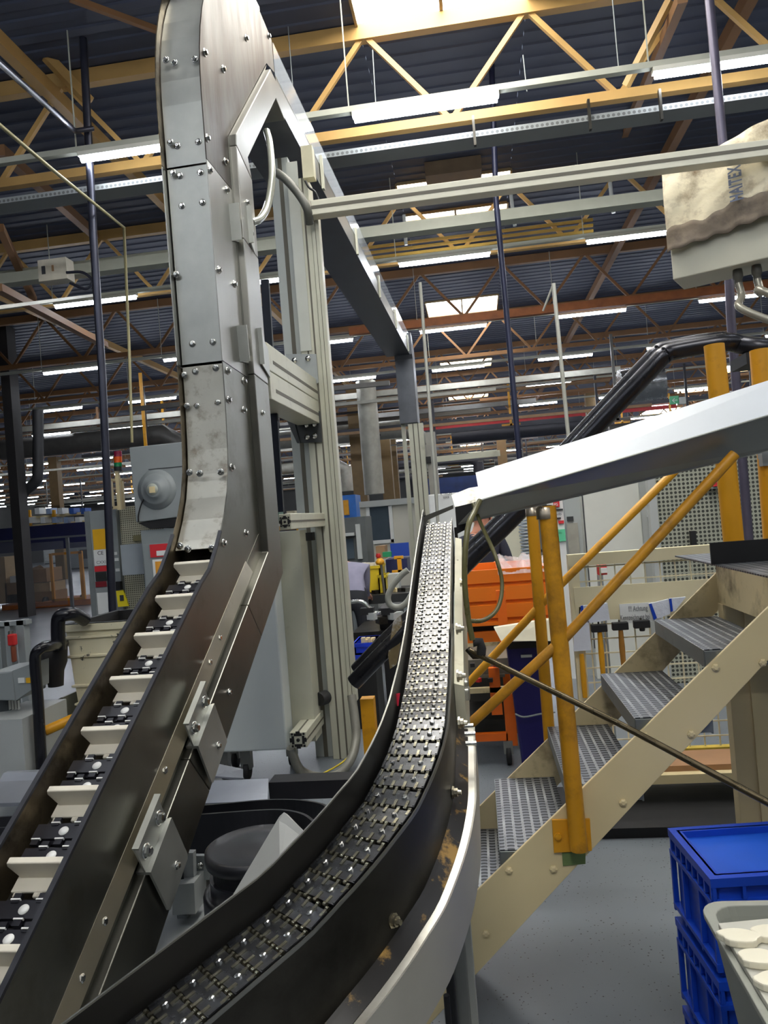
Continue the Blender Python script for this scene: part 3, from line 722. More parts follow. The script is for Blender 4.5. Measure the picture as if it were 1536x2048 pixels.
sweep([(.050, .022), (.053, .022), (.053, -.10), (.050, -.10)], s1=.96, n=20, name='right_side_plate', m=mat('dull guide steel', s(120, 118, 112), .4, .9, .2, 9), par=slat)
# pale flange bar outside the plate in the straight, then steel ledge and apron round the bend
bar_m = mat('pale flange bar', s(196, 192, 168), .45, .2, .1, 8, dirt=(s(120, 100, 60), 8, .6, .85))
sweep([(.060, -.045), (.084, -.052), (.084, -.30), (.060, -.30)], s0=.05, s1=1.12, n=24, name='flange_bar', m=bar_m, par=slat)
ledge_m = mat('steel ledge with oil runs', s(196, 193, 182), .38, .65, .08, 6, dirt=(s(96, 74, 34), 4, .5, .85))
apron_m = mat('steel apron', s(196, 193, 182), .42, .55, .1, 4, dirt=(s(150, 122, 70), 3, .6, .85))
sweep([(.058, -.150), (.102, -.157), (.102, -.160), (.058, -.156)], s0=1.12, name='ledge', m=ledge_m, par=slat)
sweep([(.099, -.156), (.103, -.155), (.103, -.275), (.099, -.275)], s0=1.12, name='apron', m=apron_m, par=slat)
sweep([(.0588, -.136), (.066, -.140), (.086, -.1525), (.086, -.156), (.0588, -.154)], s0=1.12, name='oil_stained_strip', m=mat('burnt oil strip', s(16, 12, 8), .4, .0, .4, 14, dirt=(s(150, 116, 52), 14, .56, .64)), par=slat)
sweep([(-.056, -.030), (.054, -.030), (.054, -.045), (-.056, -.045)], name='chain_bed', m=blk, par=slat)
# chain
cl = mat('oily dark slat', s(98, 99, 101), .28, .95, .2, 30, dirt=(s(52, 50, 46), 16, .5, .78))
kn = mat('worn hinge knuckle', s(176, 172, 152), .22, .95, .25, 30, dirt=(s(120, 98, 44), 24, .56, .72))
cw, cp = .100, .0435
q = MB(); q.prism([(-cw / 2, -cp * .40, -.004), (cw / 2, -cp * .40, -.004), (cw / 2, cp * .42, -.004), (-cw / 2, cp * .42, -.004)], (0, 0, .007))
q.k = 1
for i in range(9):
    x = -cw * .46 + i * cw * .115
    sg = -1 if i % 2 else 1
    q.box((x, sg * cp * .34, .0025), (cw * .052, cp * .42, .0055)); q.lathe([(.0035, -cw * .03), (.0035, cw * .03)], (x, cp * .5 * sg, .003), M.Rotation(pi / 2, 3, 'Y'), n=8)
q.k = 2
for x, y in ((-cw * .32, .0), (cw * .24, .002)):
    q.lathe([(.0052, .003), (.0052, .0065), (.003, .0075), (.0004, .0075)], (x, y, 0), n=6, smooth=False)
q.k = 0; q.box((-cw * .475, 0, .004), (.004, cp * .8, .006)); q.box((cw * .475, 0, .002), (.004, cp * .7, .005))
lk2 = q.build('chain_link', [cl, kn, bolt_m], slat); f1 = True
sx = .02; 
while sx < SE - .01:
    c, t, l = cpath(sx); c2 = cpath(sx + .01)[0]; tt = (c2 - c).normalized(); up = l.cross(tt).normalized()
    if up.z < 0: up = -up
    yv = up.cross(l).normalized()
    mm = frame(c + up * -.003, l, yv, up)
    if f1: lk2.matrix_basis = M.Translation(-WL[slat.as_pointer()]) @ mm; f1 = False
    else: inst(lk2, 'chain_link', slat, mm)
    sx += cp * (.955 if sx < SA else .975)
# bolts and brackets on the right flank
def fb(px, py, lat, dz, r=.009, name='bolt', ln=.018):
    best = min((cpath(k * .01) for k in range(int(SE / .01))), key=lambda q_: abs((q_[0] + q_[2] * lat).x / (q_[0] + q_[2] * lat).y - ray(px, py).x / ray(px, py).y))
    rr = ray(px, py); c = best[0] + best[2] * lat; p = CAM + rr * (c.y / rr.y)
    m3_ = M((best[1], V((0, 0, 1)), best[2])).transposed()
    q = MB(); q.lathe([(r * 1.4, 0), (r * 1.4, .004), (r, .004), (r, ln * .6), (r * .6, ln * .62), (r * .5, ln), (.001, ln)], p, m3_, n=8, smooth=False)
    q.build(name, mat('oily zinc bolt', s(176, 168, 146), .25, .9, .3, 40), slat)
for a in ((912, 1258, .085), (914, 1352, .085), (917, 1446, .085), (905, 1585, .06), (784, 1840, .06), (920, 1165, .085)): fb(*a, 0)
clampm = mat('worn steel clamp', s(172, 170, 160), .3, .9, .2, 20)
for p, yy in (((917, 1175), 2.6), ((919, 1200), 2.55), ((926, 1370), 1.98), ((928, 1386), 1.95)):
    c = at(*p, yy); MB().box(c, (.03, .05, .03)).build('clamp', clampm, slat, bevel=.004)
for p, yy in (((936, 1452), 1.7), ((940, 1468), 1.7), ((942, 1487), 1.7)):
    c = at(*p, yy); MB().lathe([(.006, -.012), (.006, .012)], c, M.Rotation(pi / 2, 3, 'Y'), n=6).build('bolt', bolt_m, slat)
# end piece under the chute: head block and small catch plate
MB().bb(at(846, 1062, 3.03), at(856, 1030, 3.08)).build('head_block', blk, slat)
MB().bb(at(846, 1024, 3.03) , at(852, 1070, 3.06)).build('head_cheek', black_plate, slat)
MB().bb(at(908, 1055, 3.0), at(920, 1120, 3.06)).build('drive_cover', black_plate, slat)
MB().bb(at(910, 1120, 2.7), at(924, 1175, 2.9)).build('drive_cover', blk, slat)
# plate across the far head
MB().prism([at(*p, 3.04) for p in ((852, 1059), (905, 1052), (905, 1045), (855, 1051))], (0, .004, 0)).build('head_plate', steel, slat)
# support leg beside the bend
lx = at(925, 1800, 1.52)
MB().bb((at(905, 1900, 1.5).x, 1.5, 0), (at(931, 1900, 1.5).x, 1.56, 1.06)).build('leg', mat('grey steel leg', s(128, 128, 124), .4, .5, .1), slat, bevel=.003)
MB().bb((at(931, 1900, 1.5).x, 1.505, 0), (at(944, 1900, 1.5).x, 1.54, 1.08)).build('leg_flange', mat('pale steel leg', s(168, 168, 160), .4, .5, .1), slat)
MB().tube([at(893, 1990, 1.42), V((at(897, 2060, 1.42).x, 1.42, 0))], .006, 8).build('cable', blk, slat)
MB().bb((at(886, 1900, 1.46).x, 1.46, 0), (at(903, 1900, 1.46).x, 1.49, 1.0)).build('leg', blk, slat, bevel=.003)
# small red sticker on the inner guide
cpk = cpath(SA + .02)
tag(MB().prism([at(*p, 1.66) for p in ((790, 1388), (800, 1386), (797, 1412), (786, 1414))], (0, .001, 0)).build('red_tag', mat('pink red tag', s(226, 52, 78), .4)), 'small red tag stuck inside the black guide plate of the slat conveyor', 'tag')
# ================================================================== galvanised chute
galv_lit = mat('lit galvanised sheet', s(226, 230, 232), .38, .35, .04, 4)  # front wall paler: the light it catches is put into the colour
galv_shade = mat('shaded galvanised sheet', s(150, 152, 146), .4, .7, .08, 3, dirt=(s(110, 100, 78), 3, .6, .85))  # other chute sheets darker: their shade is put into the colour
YU = 2.35
chute = thing('chute', 'bright galvanised chute sloping down from the right edge onto the slat conveyor', 'chute', at(1250, 1000, YU))
tl, ml, bl_ = at(951, 944, YU), at(961, 1001, YU), at(915, 1042, YU)
trr, mr_, br_ = at(1640, 727, YU), at(1640, 801, YU), at(1640, 870, YU)
lean = .035                              # the upper wall leans back a little so that its face looks up
tl2, tr2 = tl + V((0, .035, .0)), trr + V((0, .035, .0))
back = V((0, .30, 0))
bl2, br2 = bl_ + V((0, .09, -.01)), br_ + V((0, .09, -.01))
tn = V((0, .003, 0))
MB()._add([ml, mr_, tr2, tl2, ml + tn, mr_ + tn, tr2 + tn, tl2 + tn], [(0, 1, 2, 3), (7, 6, 5, 4), (0, 4, 5, 1), (2, 6, 7, 3), (1, 5, 6, 2), (3, 7, 4, 0)]).build('front_wall', galv_lit, chute)
MB()._add([bl2, br2, mr_, ml, bl2 + tn, br2 + tn, mr_ + tn, ml + tn], [(0, 1, 2, 3), (7, 6, 5, 4), (0, 4, 5, 1), (2, 6, 7, 3), (1, 5, 6, 2), (3, 7, 4, 0)]).build('sloping_bottom', galv_shade, chute)
bb2, bt2 = bl2 + V((0, .12, 0)), tl2 + V((0, .22, 0)); bb3, bt3 = br2 + V((0, .12, 0)), tr2 + V((0, .22, 0))
dn = V((0, 0, -.004))
MB()._add([bl2, br2, bb3, bb2, bl2 + dn, br2 + dn, bb3 + dn, bb2 + dn], [(0, 1, 2, 3), (7, 6, 5, 4), (0, 4, 5, 1), (2, 6, 7, 3), (1, 5, 6, 2), (3, 7, 4, 0)]).build('bottom_sheet', galv_shade, chute)
lw3 = V((0, 0, -.05))
MB()._add([bb2, bb3, bt3 + lw3, bt2 + lw3, bb2 + tn, bb3 + tn, bt3 + tn + lw3, bt2 + tn + lw3], [(0, 1, 2, 3), (7, 6, 5, 4), (0, 4, 5, 1), (2, 6, 7, 3), (1, 5, 6, 2), (3, 7, 4, 0)]).build('rear_wall', galv_shade, chute)
# rounded seam along the fold and a folded rim
MB().tube([ml + V((0, -.001, 0)), mr_ + V((0, -.001, 0))], .0035, 8).build('fold_seam', galv_shade, chute)
# outlet: scuffed lip and torn deflector towards the chain
lip_m = mat('scuffed steel lip', s(226, 222, 204), .5, .1, .1, 20, dirt=(s(84, 74, 56), 18, .5, .68))
lp_ = [at(*p, YU + .02 + (1012 - p[1]) * .0022) for p in ((903, 990), (938, 976), (962, 972), (961, 1000), (944, 1006), (910, 1014))]
MB().prism(lp_, (0, .004, .0)).build('scuffed_lip', lip_m, chute)
dfl = [at(*p, YU + .2) for p in ((910, 1014), (952, 1002), (930, 1060), (914, 1068), (912, 1040))]
MB().prism(dfl, (0, .004, 0)).build('deflector', blk, chute)
arm = [at(*p, YU + .3) for p in ((846, 1038), (851, 1031), (906, 1010), (907, 1017), (880, 1029), (856, 1040), (850, 1052))]
MB().prism(arm, (0, .02, 0)).build('catch_arm', mat('grey steel arm', s(122, 120, 112), .35, .8, .2, 10), chute)
# ================================================================== oily hose loop, steel rod
oh = mat('olive oily hose', s(104, 100, 62), .3, 0, .25, 12)
hose('oily_hose', 'olive-stained hose looping under the chute outlet in front of the orange container', [at(960, 1001, 2.34), at(950, 1022, 2.31), at(935, 1060, 2.25), at(929, 1150, 2.22), at(936, 1232, 2.22), at(945, 1280, 2.22)], .0085, oh)
hose('oily_hose', 'thin end of the olive-stained hose hanging in a wide loop below the chute', [at(946, 1008, 2.46), at(965, 1055, 2.38), at(990, 1110, 2.3), at(1004, 1165, 2.28), at(996, 1215, 2.25), at(968, 1240, 2.23), at(936, 1242, 2.22)], .0065, oh)
rod = thing('coolant_rod', 'dark steel rod with an elbow crossing in front of the stairs', 'rod', at(1240, 1440, 2.0))
MB().tube([at(937, 1300, 2.25), at(1240, 1448, 2.0), at(1560, 1618, 1.75)], .0085, 12).build('rod', mat('bronzed steel rod', s(96, 86, 66), .28, .9, .2, 12), rod)
el = [at(946, 1285, 2.23), at(960, 1284, 2.23), at(963, 1297, 2.23), at(962, 1310, 2.23)]
MB().tube(el, .014, 12).build('elbow', rubber, rod)
MB().tube([at(935, 1298, 2.25), at(948, 1313, 2.24), at(965, 1312, 2.24)], .009, 10).build('elbow_nut', dark_steel, rod)
# ================================================================== pair of black pipes
pm = mat('oiled black pipe', s(58, 58, 62), .28, .8, .15, 6)
YP = 3.6
for k, (dy, dz, lab) in enumerate(((0, 0, 'front one of the paired black steel pipes running down behind the chute'), (.12, .035, 'rear one of the paired black steel pipes running down behind the chute'))):
    o1 = V((-.02, dy, dz + .0))
    pts = [at(1600, 700, 3.45), at(1530, 694, 3.45), at(1490, 688, 3.5), at(1460, 684, 3.5), at(1362, 700, 3.55), at(1338, 710, 3.55), at(1318, 730, 3.55), at(1180, 876, 3.6), at(1040, 1030, 3.65), at(938, 1130, 3.7)]
    pts2 = [at(860, 1220, 3.72), at(778, 1300, 3.74), at(715, 1365, 3.76)]
    tag(MB().tube([p + o1 for p in smooth_path(pts + pts2, 4)], .041, 14).build('black_pipe', pm), lab, 'pipe', None)
MB
brk = MB().bb(at(1492, 705, 3.4), at(1560, 735, 3.6)); tag(brk.build('pipe_cradle', blk), 'black cradle holding the paired pipes at the right edge', 'bracket')
tag(MB().bar(at(735, 1395, 3.9), V((at(745, 1520, 3.9).x, 3.9, 0)), .07, .07).build('pipe_prop', yellow), 'stout yellow prop under the lower end of the black pipes', 'prop')
# ================================================================== staircase
TR = [(-.239, .40), (-.013, .60), (.213, .80), (.437, 1.0), (.660, 1.2)]
PX, PZ = .905, 1.40
YN, YF = 2.40, 3.06
stair = thing('staircase', 'cream steel staircase with grey perforated treads climbing to the right', 'stairs', (.3, (YN + YF) / 2, 0))
sl = (1.32 - .474) / (.852 + .101)
def zu(x): return .474 + sl * (x + .101)
def zl(x): return .228 + (.675 - .228) / (.348 + .105) * (x + .105)
xe = 1.35
def stringer(y, x0z):
    pts = [(-.36, 0), (x0z, 0)]
    xlo = -.105 - .228 / ((.675 - .228) / (.453))
    P = [(xlo - .26, 0), (xlo, 0), (1.02, zl(1.02)), (1.02, PZ), ((PZ - .474) / sl - .101, PZ), (xlo - .26, zu(xlo - .26))]
    return MB().prism([(x, y, z) for x, z in P], (0, .012, 0))
stringer(YN, 0).build('stringer', cream, stair, bevel=.002)
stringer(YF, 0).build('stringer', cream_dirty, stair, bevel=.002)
# underside flange of the near stringer
MB().bar((-.30, YN + .03, zl(-.30) + .004), (1.02, YN + .03, zl(1.02) + .004), .05, .008).build('stringer_flange', cream, stair)
for p in ((1018, 1741), (972, 1867), (1107, 1738), (1158, 1610), (1246, 1605), (1290, 1472), (1382, 1468), (1431, 1335), (1525, 1325)):
    c = at(*p, YN)
    MB().lathe([(.012, 0), (.012, .005), (.006, .008), (.001, .008)], (c.x, YN - .0, c.z), M.Rotation(pi / 2, 3, 'X'), n=6, smooth=False).build('bolt', cream, stair)
c = at(634, 1000, YF)
tread_m = bpy.data.materials.new('perforated tread plate'); tread_m.use_nodes = True
nt = tread_m.node_tree; N = nt.nodes; L = nt.links; b = N['Principled BSDF']; b.inputs['Metallic'].default_value = .7; b.inputs['Roughness'].default_value = .42
tc = N.new('ShaderNodeTexCoord'); sx_ = N.new('ShaderNodeSeparateXYZ'); L.new(tc.outputs['Object'], sx_.inputs[0])
def math_(op, a, bb=None, cc=None):
    n_ = N.new('ShaderNodeMath'); n_.operation = op
    for k, v in enumerate((a, bb, cc)):
        if v is None: continue
        if isinstance(v, (int, float)): n_.inputs[k].default_value = v
        else: L.new(v, n_.inputs[k])
    return n_.outputs[0]
# raised slots run across the going; rows repeat along the width
wx = math_('SINE', math_('MULTIPLY', sx_.outputs['X'], 2 * pi / .064))
wy = math_('SINE', math_('ADD', math_('MULTIPLY', sx_.outputs['Y'], 2 * pi / .024), math_('MULTIPLY', wx, 1.1)))
hgt = math_('MULTIPLY', math_('GREATER_THAN', wy, .05), math_('GREATER_THAN', math_('ABSOLUTE', wx), .28))
band = math_('LESS_THAN', math_('ABSOLUTE', wx), .42)
nz = N.new('ShaderNodeTexNoise'); nz.inputs['Scale'].default_value = 7; L.new(tc.outputs['Object'], nz.inputs['Vector'])
r1 = N.new('ShaderNodeMix'); r1.data_type = 'RGBA'; r1.inputs['A'].default_value = (*s(34, 37, 43), 1); r1.inputs['B'].default_value = (*s(112, 116, 121), 1); L.new(hgt, r1.inputs['Factor'])
r2 = N.new('ShaderNodeMix'); r2.data_type = 'RGBA'; L.new(r1.outputs['Result'], r2.inputs['A']); r2.inputs['B'].default_value = (*s(170, 172, 172), 1)
L.new(math_('MULTIPLY', band, math_('MULTIPLY', nz.outputs['Fac'], 1.2)), r2.inputs['Factor'])
L.new(r2.outputs['Result'], b.inputs['Base Color'])
bp = N.new('ShaderNodeBump'); bp.inputs['Strength'].default_value = .9; bp.inputs['Distance'].default_value = .006; L.new(hgt, bp.inputs['Height']); L.new(bp.outputs['Normal'], b.inputs['Normal'])
tside = mat('tread side steel', s(128, 132, 130), .45, .6, .15, 8, dirt=(s(84, 78, 62), 6, .55, .8))
for x, z in TR:
    q = MB(); q.bb((x, YN + .015, z - .004), (x + .235, YF - .003, z)); q.k = 1
    q.bb((x - .002, YN + .015, z - .055), (x + .004, YF - .003, z - .001)); q.bb((x + .226, YN + .015, z - .06), (x + .232, YF - .003, z - .004))
    q.bb((x, YN + .012, z - .055), (x + .23, YN + .018, z - .004))
    o = q.build('tread', [tread_m, tside], stair, bevel=.0015)
    # cream web plate of each step on the far side
MB().bb((PX, YN - .3, PZ - .006), (PX + 1.2, YF + .6, PZ)).build('platform_deck', tread_m, stair)
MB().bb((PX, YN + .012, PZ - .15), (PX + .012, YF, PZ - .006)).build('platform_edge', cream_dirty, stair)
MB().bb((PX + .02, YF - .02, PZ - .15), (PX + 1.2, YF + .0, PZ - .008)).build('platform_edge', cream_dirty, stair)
MB().bb((PX - .01, YF + .01, PZ), (PX + 1.2, YF + .02, PZ + .085)).build('toe_board', blk, stair)
# post under the platform
xs = at(1478, 1600, 3.0).x; xs2 = at(1530, 1600, 3.0).x
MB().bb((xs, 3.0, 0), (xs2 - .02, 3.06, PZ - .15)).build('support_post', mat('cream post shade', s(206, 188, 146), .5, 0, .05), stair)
MB().bb((xs2 - .02, 2.99, 0), (xs2 + .08, 3.0, PZ - .15)).build('support_post', cream, stair)
# handrails: near and far posts with sloping knee rails
def post_(a, b2, y, r, flat=None):
    A, B = at(*a, y), at(*b2, y); x = B.x
    return MB().tube([(A.x, y, A.z), (B.x, y, B.z)], r, 14)
yp = YN - .035
q = post_((1094, 1012), (1158, 1700), yp, .027)
q.build('handrail_post', mat('scuffed yellow enamel', s(206, 146, 24), .45, 0, .15, 4, dirt=(s(92, 62, 28), 5, .48, .72)), stair)
a = at(1090, 1012, yp); MB().lathe([(.029, -.04), (.029, -.006), (.02, .002), (.001, .003)], a, n=14).build('post_sleeve', mat('bare worn metal', s(170, 158, 140), .3, .9, .2, 30), stair)
bp_ = [at(*p, YN - .008) for p in ((1104, 1640), (1180, 1638), (1184, 1702), (1108, 1706))]
MB().prism(bp_, (0, .008, 0)).build('post_base_plate', yellow, stair, bevel=.001)
gp_ = [at(*p, YN - .003) for p in ((1124, 1706), (1171, 1702), (1171, 1728), (1126, 1732))]
MB().prism(gp_, (0, .003, 0)).build('green_paint_patch', mat('old green paint', s(104, 124, 74), .6, 0, .15, 12), stair)
for p in ((1116, 1672), (1169, 1670)):
    MB().lathe([(.011, 0), (.011, .008), (.001, .009)], at(*p, YN - .008), M.Rotation(pi / 2, 3, 'X'), n=6, smooth=False).build('bolt', yellow, stair)
q = post_((1063, 1012), (1100, 1490), YF + .03, .0235); q.build('handrail_post', yellow, stair)
a = at(1063, 1012, YF + .03); MB().lathe([(.0262, -.04), (.0262, .01), (.001, .011)], a, n=14).build('post_sleeve', MATS['bare worn metal'], stair)
ry = mat('grubby yellow rail', s(196, 138, 26), .45, 0, .2, 5, dirt=(s(110, 78, 34), 6, .5, .75))
yr = YN - .035
MB().tube([at(925, 1462, yr), at(1130, 1275, yr), at(1470, 908, yr)], .0165, 12).build('knee_rail', ry, stair)
yf = YF + .03
MB().tube([at(915, 1390, yf), at(1095, 1195, yf), at(1370, 922, yf), at(1400, 905, yf + .05), at(1440, 897, yf + .1), at(1540, 890, yf + .1)], .0165, 12).build('knee_rail', yellow, stair)
q = post_((1428, 690), (1470, 1110), 3.22, .040); q.build('handrail_post', yellow, stair)
q = post_((1522, 700), (1552, 1110), 3.3, .045); q.build('handrail_post', yellow, stair)
MB().bb(at(1520, 860, 3.25), at(1560, 930, 3.3)).build('junction_box', grey_paint, stair)
# ================================================================== blue crates and grey tub
YK = 2.1
def crate(x0, y0, z0, w_, d_, h_, label):
    t = thing('blue_crate', label, 'crate', (x0 + w_ / 2, y0 + d_ / 2, z0), None)
    wl = .012; q = MB()
    q.bb((x0 + .015, y0 + .015, z0), (x0 + w_ - .015, y0 + d_ - .015, z0 + .012))
    q.bb((x0 + .015, y0 + .015, z0), (x0 + .015 + wl, y0 + d_ - .015, z0 + h_)); q.bb((x0 + w_ - .015 - wl, y0 + .015, z0), (x0 + w_ - .015, y0 + d_ - .015, z0 + h_))
    q.bb((x0 + .015, y0 + .015, z0), (x0 + w_ - .015, y0 + .015 + wl, z0 + h_)); q.bb((x0 + .015, y0 + d_ - .015 - wl, z0), (x0 + w_ - .015, y0 + d_ - .015, z0 + h_))
    q.build('body', blue_pl, t, bevel=.003)
    r = MB()
    for zz in (h_ - .022, h_ * .72, h_ * .12):
        for a, b3 in (((x0, y0), (x0 + w_, y0 + .03)), ((x0, y0 + d_ - .03), (x0 + w_, y0 + d_)), ((x0, y0 + .0302), (x0 + .03, y0 + d_ - .0302)), ((x0 + w_ - .03, y0 + .0302), (x0 + w_, y0 + d_ - .0302))):
            r.bb((a[0], a[1], z0 + zz), (b3[0], b3[1], z0 + zz + (.022 if zz > h_ * .8 else .012)))
    rb = r; n = 7
    for k in range(n + 1):
        y = y0 + .004 + (d_ - .02) * k / n; rb.bb((x0 + .001, y, z0 + h_ * .73 + .012), (x0 + .0145, y + .008, z0 + h_ - .0225))
    for k in range(9):
        x = x0 + .004 + (w_ - .02) * k / 8; rb.bb((x, y0 + .001, z0 + h_ * .73 + .012), (x + .008, y0 + .0145, z0 + h_ - .0225))
    for k in (0, .3, .68, .97): rb.bb((x0 + .001, y0 + d_ * k + .001, z0 + .02), (x0 + .0145, y0 + d_ * k + .011, z0 + h_ * .72))
    rb.build('rim', blue_pl, t)
    return t
ck = at(1420, 1757, 1.9)
ck2 = atz(1370, 1697, ck.z)
dvec = ck2 - ck; ang = atan2(-dvec.x, dvec.y); dd_ = max(.3, dvec.length)
hh = ck.z / 3
lab = ['lowest blue plastic crate of the stack at the lower right corner', 'middle blue plastic crate of the stack at the lower right corner', 'top blue plastic crate of the stack at the lower right corner']
for k in range(3):
    t = crate(0, 0, 0, .60, dd_, hh - .002, lab[k])
    if k == 2: MB().bb((.03, .03, hh - .03), (.57, dd_ - .03, hh - .02)).build('lid', mat('lighter blue lid', s(20, 84, 196), .4), t)
    Rz = M.Rotation(ang, 3, 'Z'); t.rotation_euler = (0, 0, ang)
    t.location = V((ck.x, ck.y, hh * k)) + Rz @ WL[t.as_pointer()]
# grey tub in front of the crates
tb_ = thing('grey_tub', 'grey plastic tub with tapered sides in front of the blue crates', 'tub', at(1500, 2040, 1.45))
gt = mat('grey tub plastic', s(150, 152, 142), .5, 0, .06, 5, dirt=(s(112, 108, 92), 6, .6, .85))
A1 = at(1405, 1822, 1.62); zr = A1.z
xt0, yt1 = A1.x, 1.66; xt1, yt0 = xt0 + .62, 1.12
zb_ = zr - .42
def rrect(x0, y0, x1, y1, z, r=.05, n=5):
    P = []
    for cx, cy, a0 in ((x1 - r, y0 + r, -pi / 2), (x1 - r, y1 - r, 0), (x0 + r, y1 - r, pi / 2), (x0 + r, y0 + r, pi)):
        for i in range(n + 1):
            a = a0 + pi / 2 * i / n; P.append(V((cx + r * cos(a), cy + r * sin(a), z)))
    return P
ti = .07
ringz = [rrect(xt0 + ti, yt0 + ti, xt1 - ti, yt1 - ti, zb_), rrect(xt0 + .012, yt0 + .012, xt1 - .012, yt1 - .012, zr - .012), rrect(xt0, yt0, xt1, yt1, zr - .012), rrect(xt0, yt0, xt1, yt1, zr), rrect(xt0 + .02, yt0 + .02, xt1 - .02, yt1 - .02, zr), rrect(xt0 + .024, yt0 + .024, xt1 - .024, yt1 - .024, zr - .02), rrect(xt0 + ti, yt0 + ti, xt1 - ti, yt1 - ti, zb_ + .01)]
MB().rings(ringz, smooth=False).build('shell', gt, tb_, bevel=.002)
bd = MB(); zz = zr + .001
bq_ = [atz(*p, zz) for p in ((1437, 1858), (1560, 1846), (1620, 1990), (1560, 2062))]
bd.prism(bq_, (0, 0, .012))
tag(bd.build('board', mat('grey board', s(186, 184, 172), .6, 0, .06, 8), bevel=.002), 'pale grey board lying across the grey tub', 'board')
pm2 = mat('off white moulded piece', s(226, 220, 198), .5, 0, .05, 10)
random.seed(3)
pcs = [(1480, 1884), (1545, 1876), (1520, 1926), (1590, 1918), (1556, 1972)]
for k, p in enumerate(pcs):
    c = atz(*p, zz + .012); an = random.uniform(-.3, .3)
    q = MB(); rr = [V((c.x + (.038 * cos(t) * (1 + .10 * sin(3 * t + k) + .08 * sin(5 * t))) * cos(an) - .024 * sin(t) * sin(an), c.y + .036 * cos(t) * sin(an) + .024 * sin(t) * cos(an), zz + .0125)) for t in [2 * pi * i / 18 for i in range(18)]]
    q.prism(rr, (0, 0, .014))
    tag(q.build('moulded_piece', pm2, bevel=.003), 'small off-white moulded piece lying on the board in the grey tub', 'plastic piece', 'off-white pieces on the grey tub')
# stand under the tub
q = MB(); q.bb((xt0 + .08, yt0 + .08, 0), (xt1 - .08, yt1 - .08, zb_ - .002))
tag(q.build('plinth', mat('dark plinth', s(60, 62, 60), .6)), 'dark plinth the grey tub stands on', 'plinth')
# ================================================================== helpers for things further back
def prect(x0, y0, x1, y1, Y):       # world extents of a photo rectangle at depth Y
    xm, ym = (x0 + x1) / 2, (y0 + y1) / 2
    return at(x0, ym, Y).x, at(x1, ym, Y).x, at(xm, y1, Y).z, at(xm, y0, Y).z
def pbox(mb, x0, y0, x1, y1, Y, d, z0=None):
    a, b2, lo, hi = prect(x0, y0, x1, y1, Y)
    if z0 is not None: lo = z0
    return mb.bb((a, Y, lo), (b2, Y + d, hi))
def ppart(name, x0, y0, x1, y1, Y, d, m, par=None, z0=None, bevel=0):
    return pbox(MB(), x0, y0, x1, y1, Y, d, z0).build(name, m, par, bevel=bevel)
def pthing(name, label, cat, x0, y0, x1, y1, Y, d, m, z0=None, bevel=0, group=None):
    return tag(ppart(name, x0, y0, x1, y1, Y, d, m, None, z0, bevel), label, cat, group)
def pempty(name, label, cat, x0, y1, x1, Y, z0=None, group=None):
    a, b2, lo, hi = prect(x0, y1 - 10, x1, y1, Y)
    return thing(name, label, cat, ((a + b2) / 2, Y, lo if z0 is None else z0), group)
def words(txt, px, py, Y, size, m, par, name='lettering', align='LEFT', sx=1.0):
    fc = bpy.data.curves.new(name, 'FONT'); fc.body = txt; fc.size = size; fc.extrude = .001; fc.align_x = align
    fo = bpy.data.objects.new('tmp', fc); C.objects.link(fo); bpy.context.view_layer.update()
    me = bpy.data.meshes.new_from_object(fo.evaluated_get(bpy.context.evaluated_depsgraph_get())); bpy.data.objects.remove(fo)
    me.materials.clear(); me.materials.append(m)
    o = bpy.data.objects.new(name, me); C.objects.link(o); p = at(px, py, Y)
    mm = frame(p, V((sx, 0, 0)), V((0, 0, 1)), V((0, -1, 0)))
    o.parent = par; o.matrix_basis = M.Translation(-WL[par.as_pointer()]) @ mm
    return o
ink = mat('dark ink', s(50, 52, 56), .7, 0, .05)
lab_w = mat('white label', s(222, 224, 222), .5, 0, .03); lab_y = mat('yellow label', s(226, 172, 20), .5, 0, .05); lab_r = mat('red label', s(206, 44, 52), .5, 0, .05)
lab_k = mat('black label', s(34, 36, 36), .5, 0, .05); lab_g = mat('green label', s(96, 196, 150), .5, 0, .05)
# perforated sheet material: small dark holes on a regular grid
def perf(name, col, hole, pitch, r):
    m = mat(name, col, .5, 0, .05); nt = m.node_tree; N = nt.nodes; L = nt.links; b = N['Principled BSDF']
    tc = N.new('ShaderNodeTexCoord'); vm = N.new('ShaderNodeVectorMath'); vm.operation = 'MODULO'; vm.inputs[1].default_value = (pitch,) * 3
    v0 = N.new('ShaderNodeVectorMath'); v0.operation = 'ADD'; v0.inputs[1].default_value = (50, 50, 50); L.new(tc.outputs['Object'], v0.inputs[0]); L.new(v0.outputs[0], vm.inputs[0])
    v1 = N.new('ShaderNodeVectorMath'); v1.operation = 'SUBTRACT'; v1.inputs[1].default_value = (pitch / 2,) * 3; L.new(vm.outputs[0], v1.inputs[0])
    v2 = N.new('ShaderNodeVectorMath'); v2.operation = 'MULTIPLY'; v2.inputs[1].default_value = (1, 0, 1); L.new(v1.outputs[0], v2.inputs[0])
    v3 = N.new('ShaderNodeVectorMath'); v3.operation = 'LENGTH'; L.new(v2.outputs[0], v3.inputs[0])
    lt = N.new('ShaderNodeMath'); lt.operation = 'LESS_THAN'; lt.inputs[1].default_value = r; L.new(v3.outputs['Value'], lt.inputs[0])
    mx = N.new('ShaderNodeMix'); mx.data_type = 'RGBA'; src = b.inputs['Base Color'].links[0].from_socket
    L.new(lt.outputs[0], mx.inputs['Factor']); L.new(src, mx.inputs['A']); mx.inputs['B'].default_value = (*hole, 1); L.new(mx.outputs['Result'], b.inputs['Base Color'])
    return m
perf_c = perf('perforated cream sheet', s(200, 196, 170), s(96, 92, 76), .03, .009)
perf_g = perf('perforated grey sheet', s(160, 162, 146), s(56, 58, 52), .037, .0125)
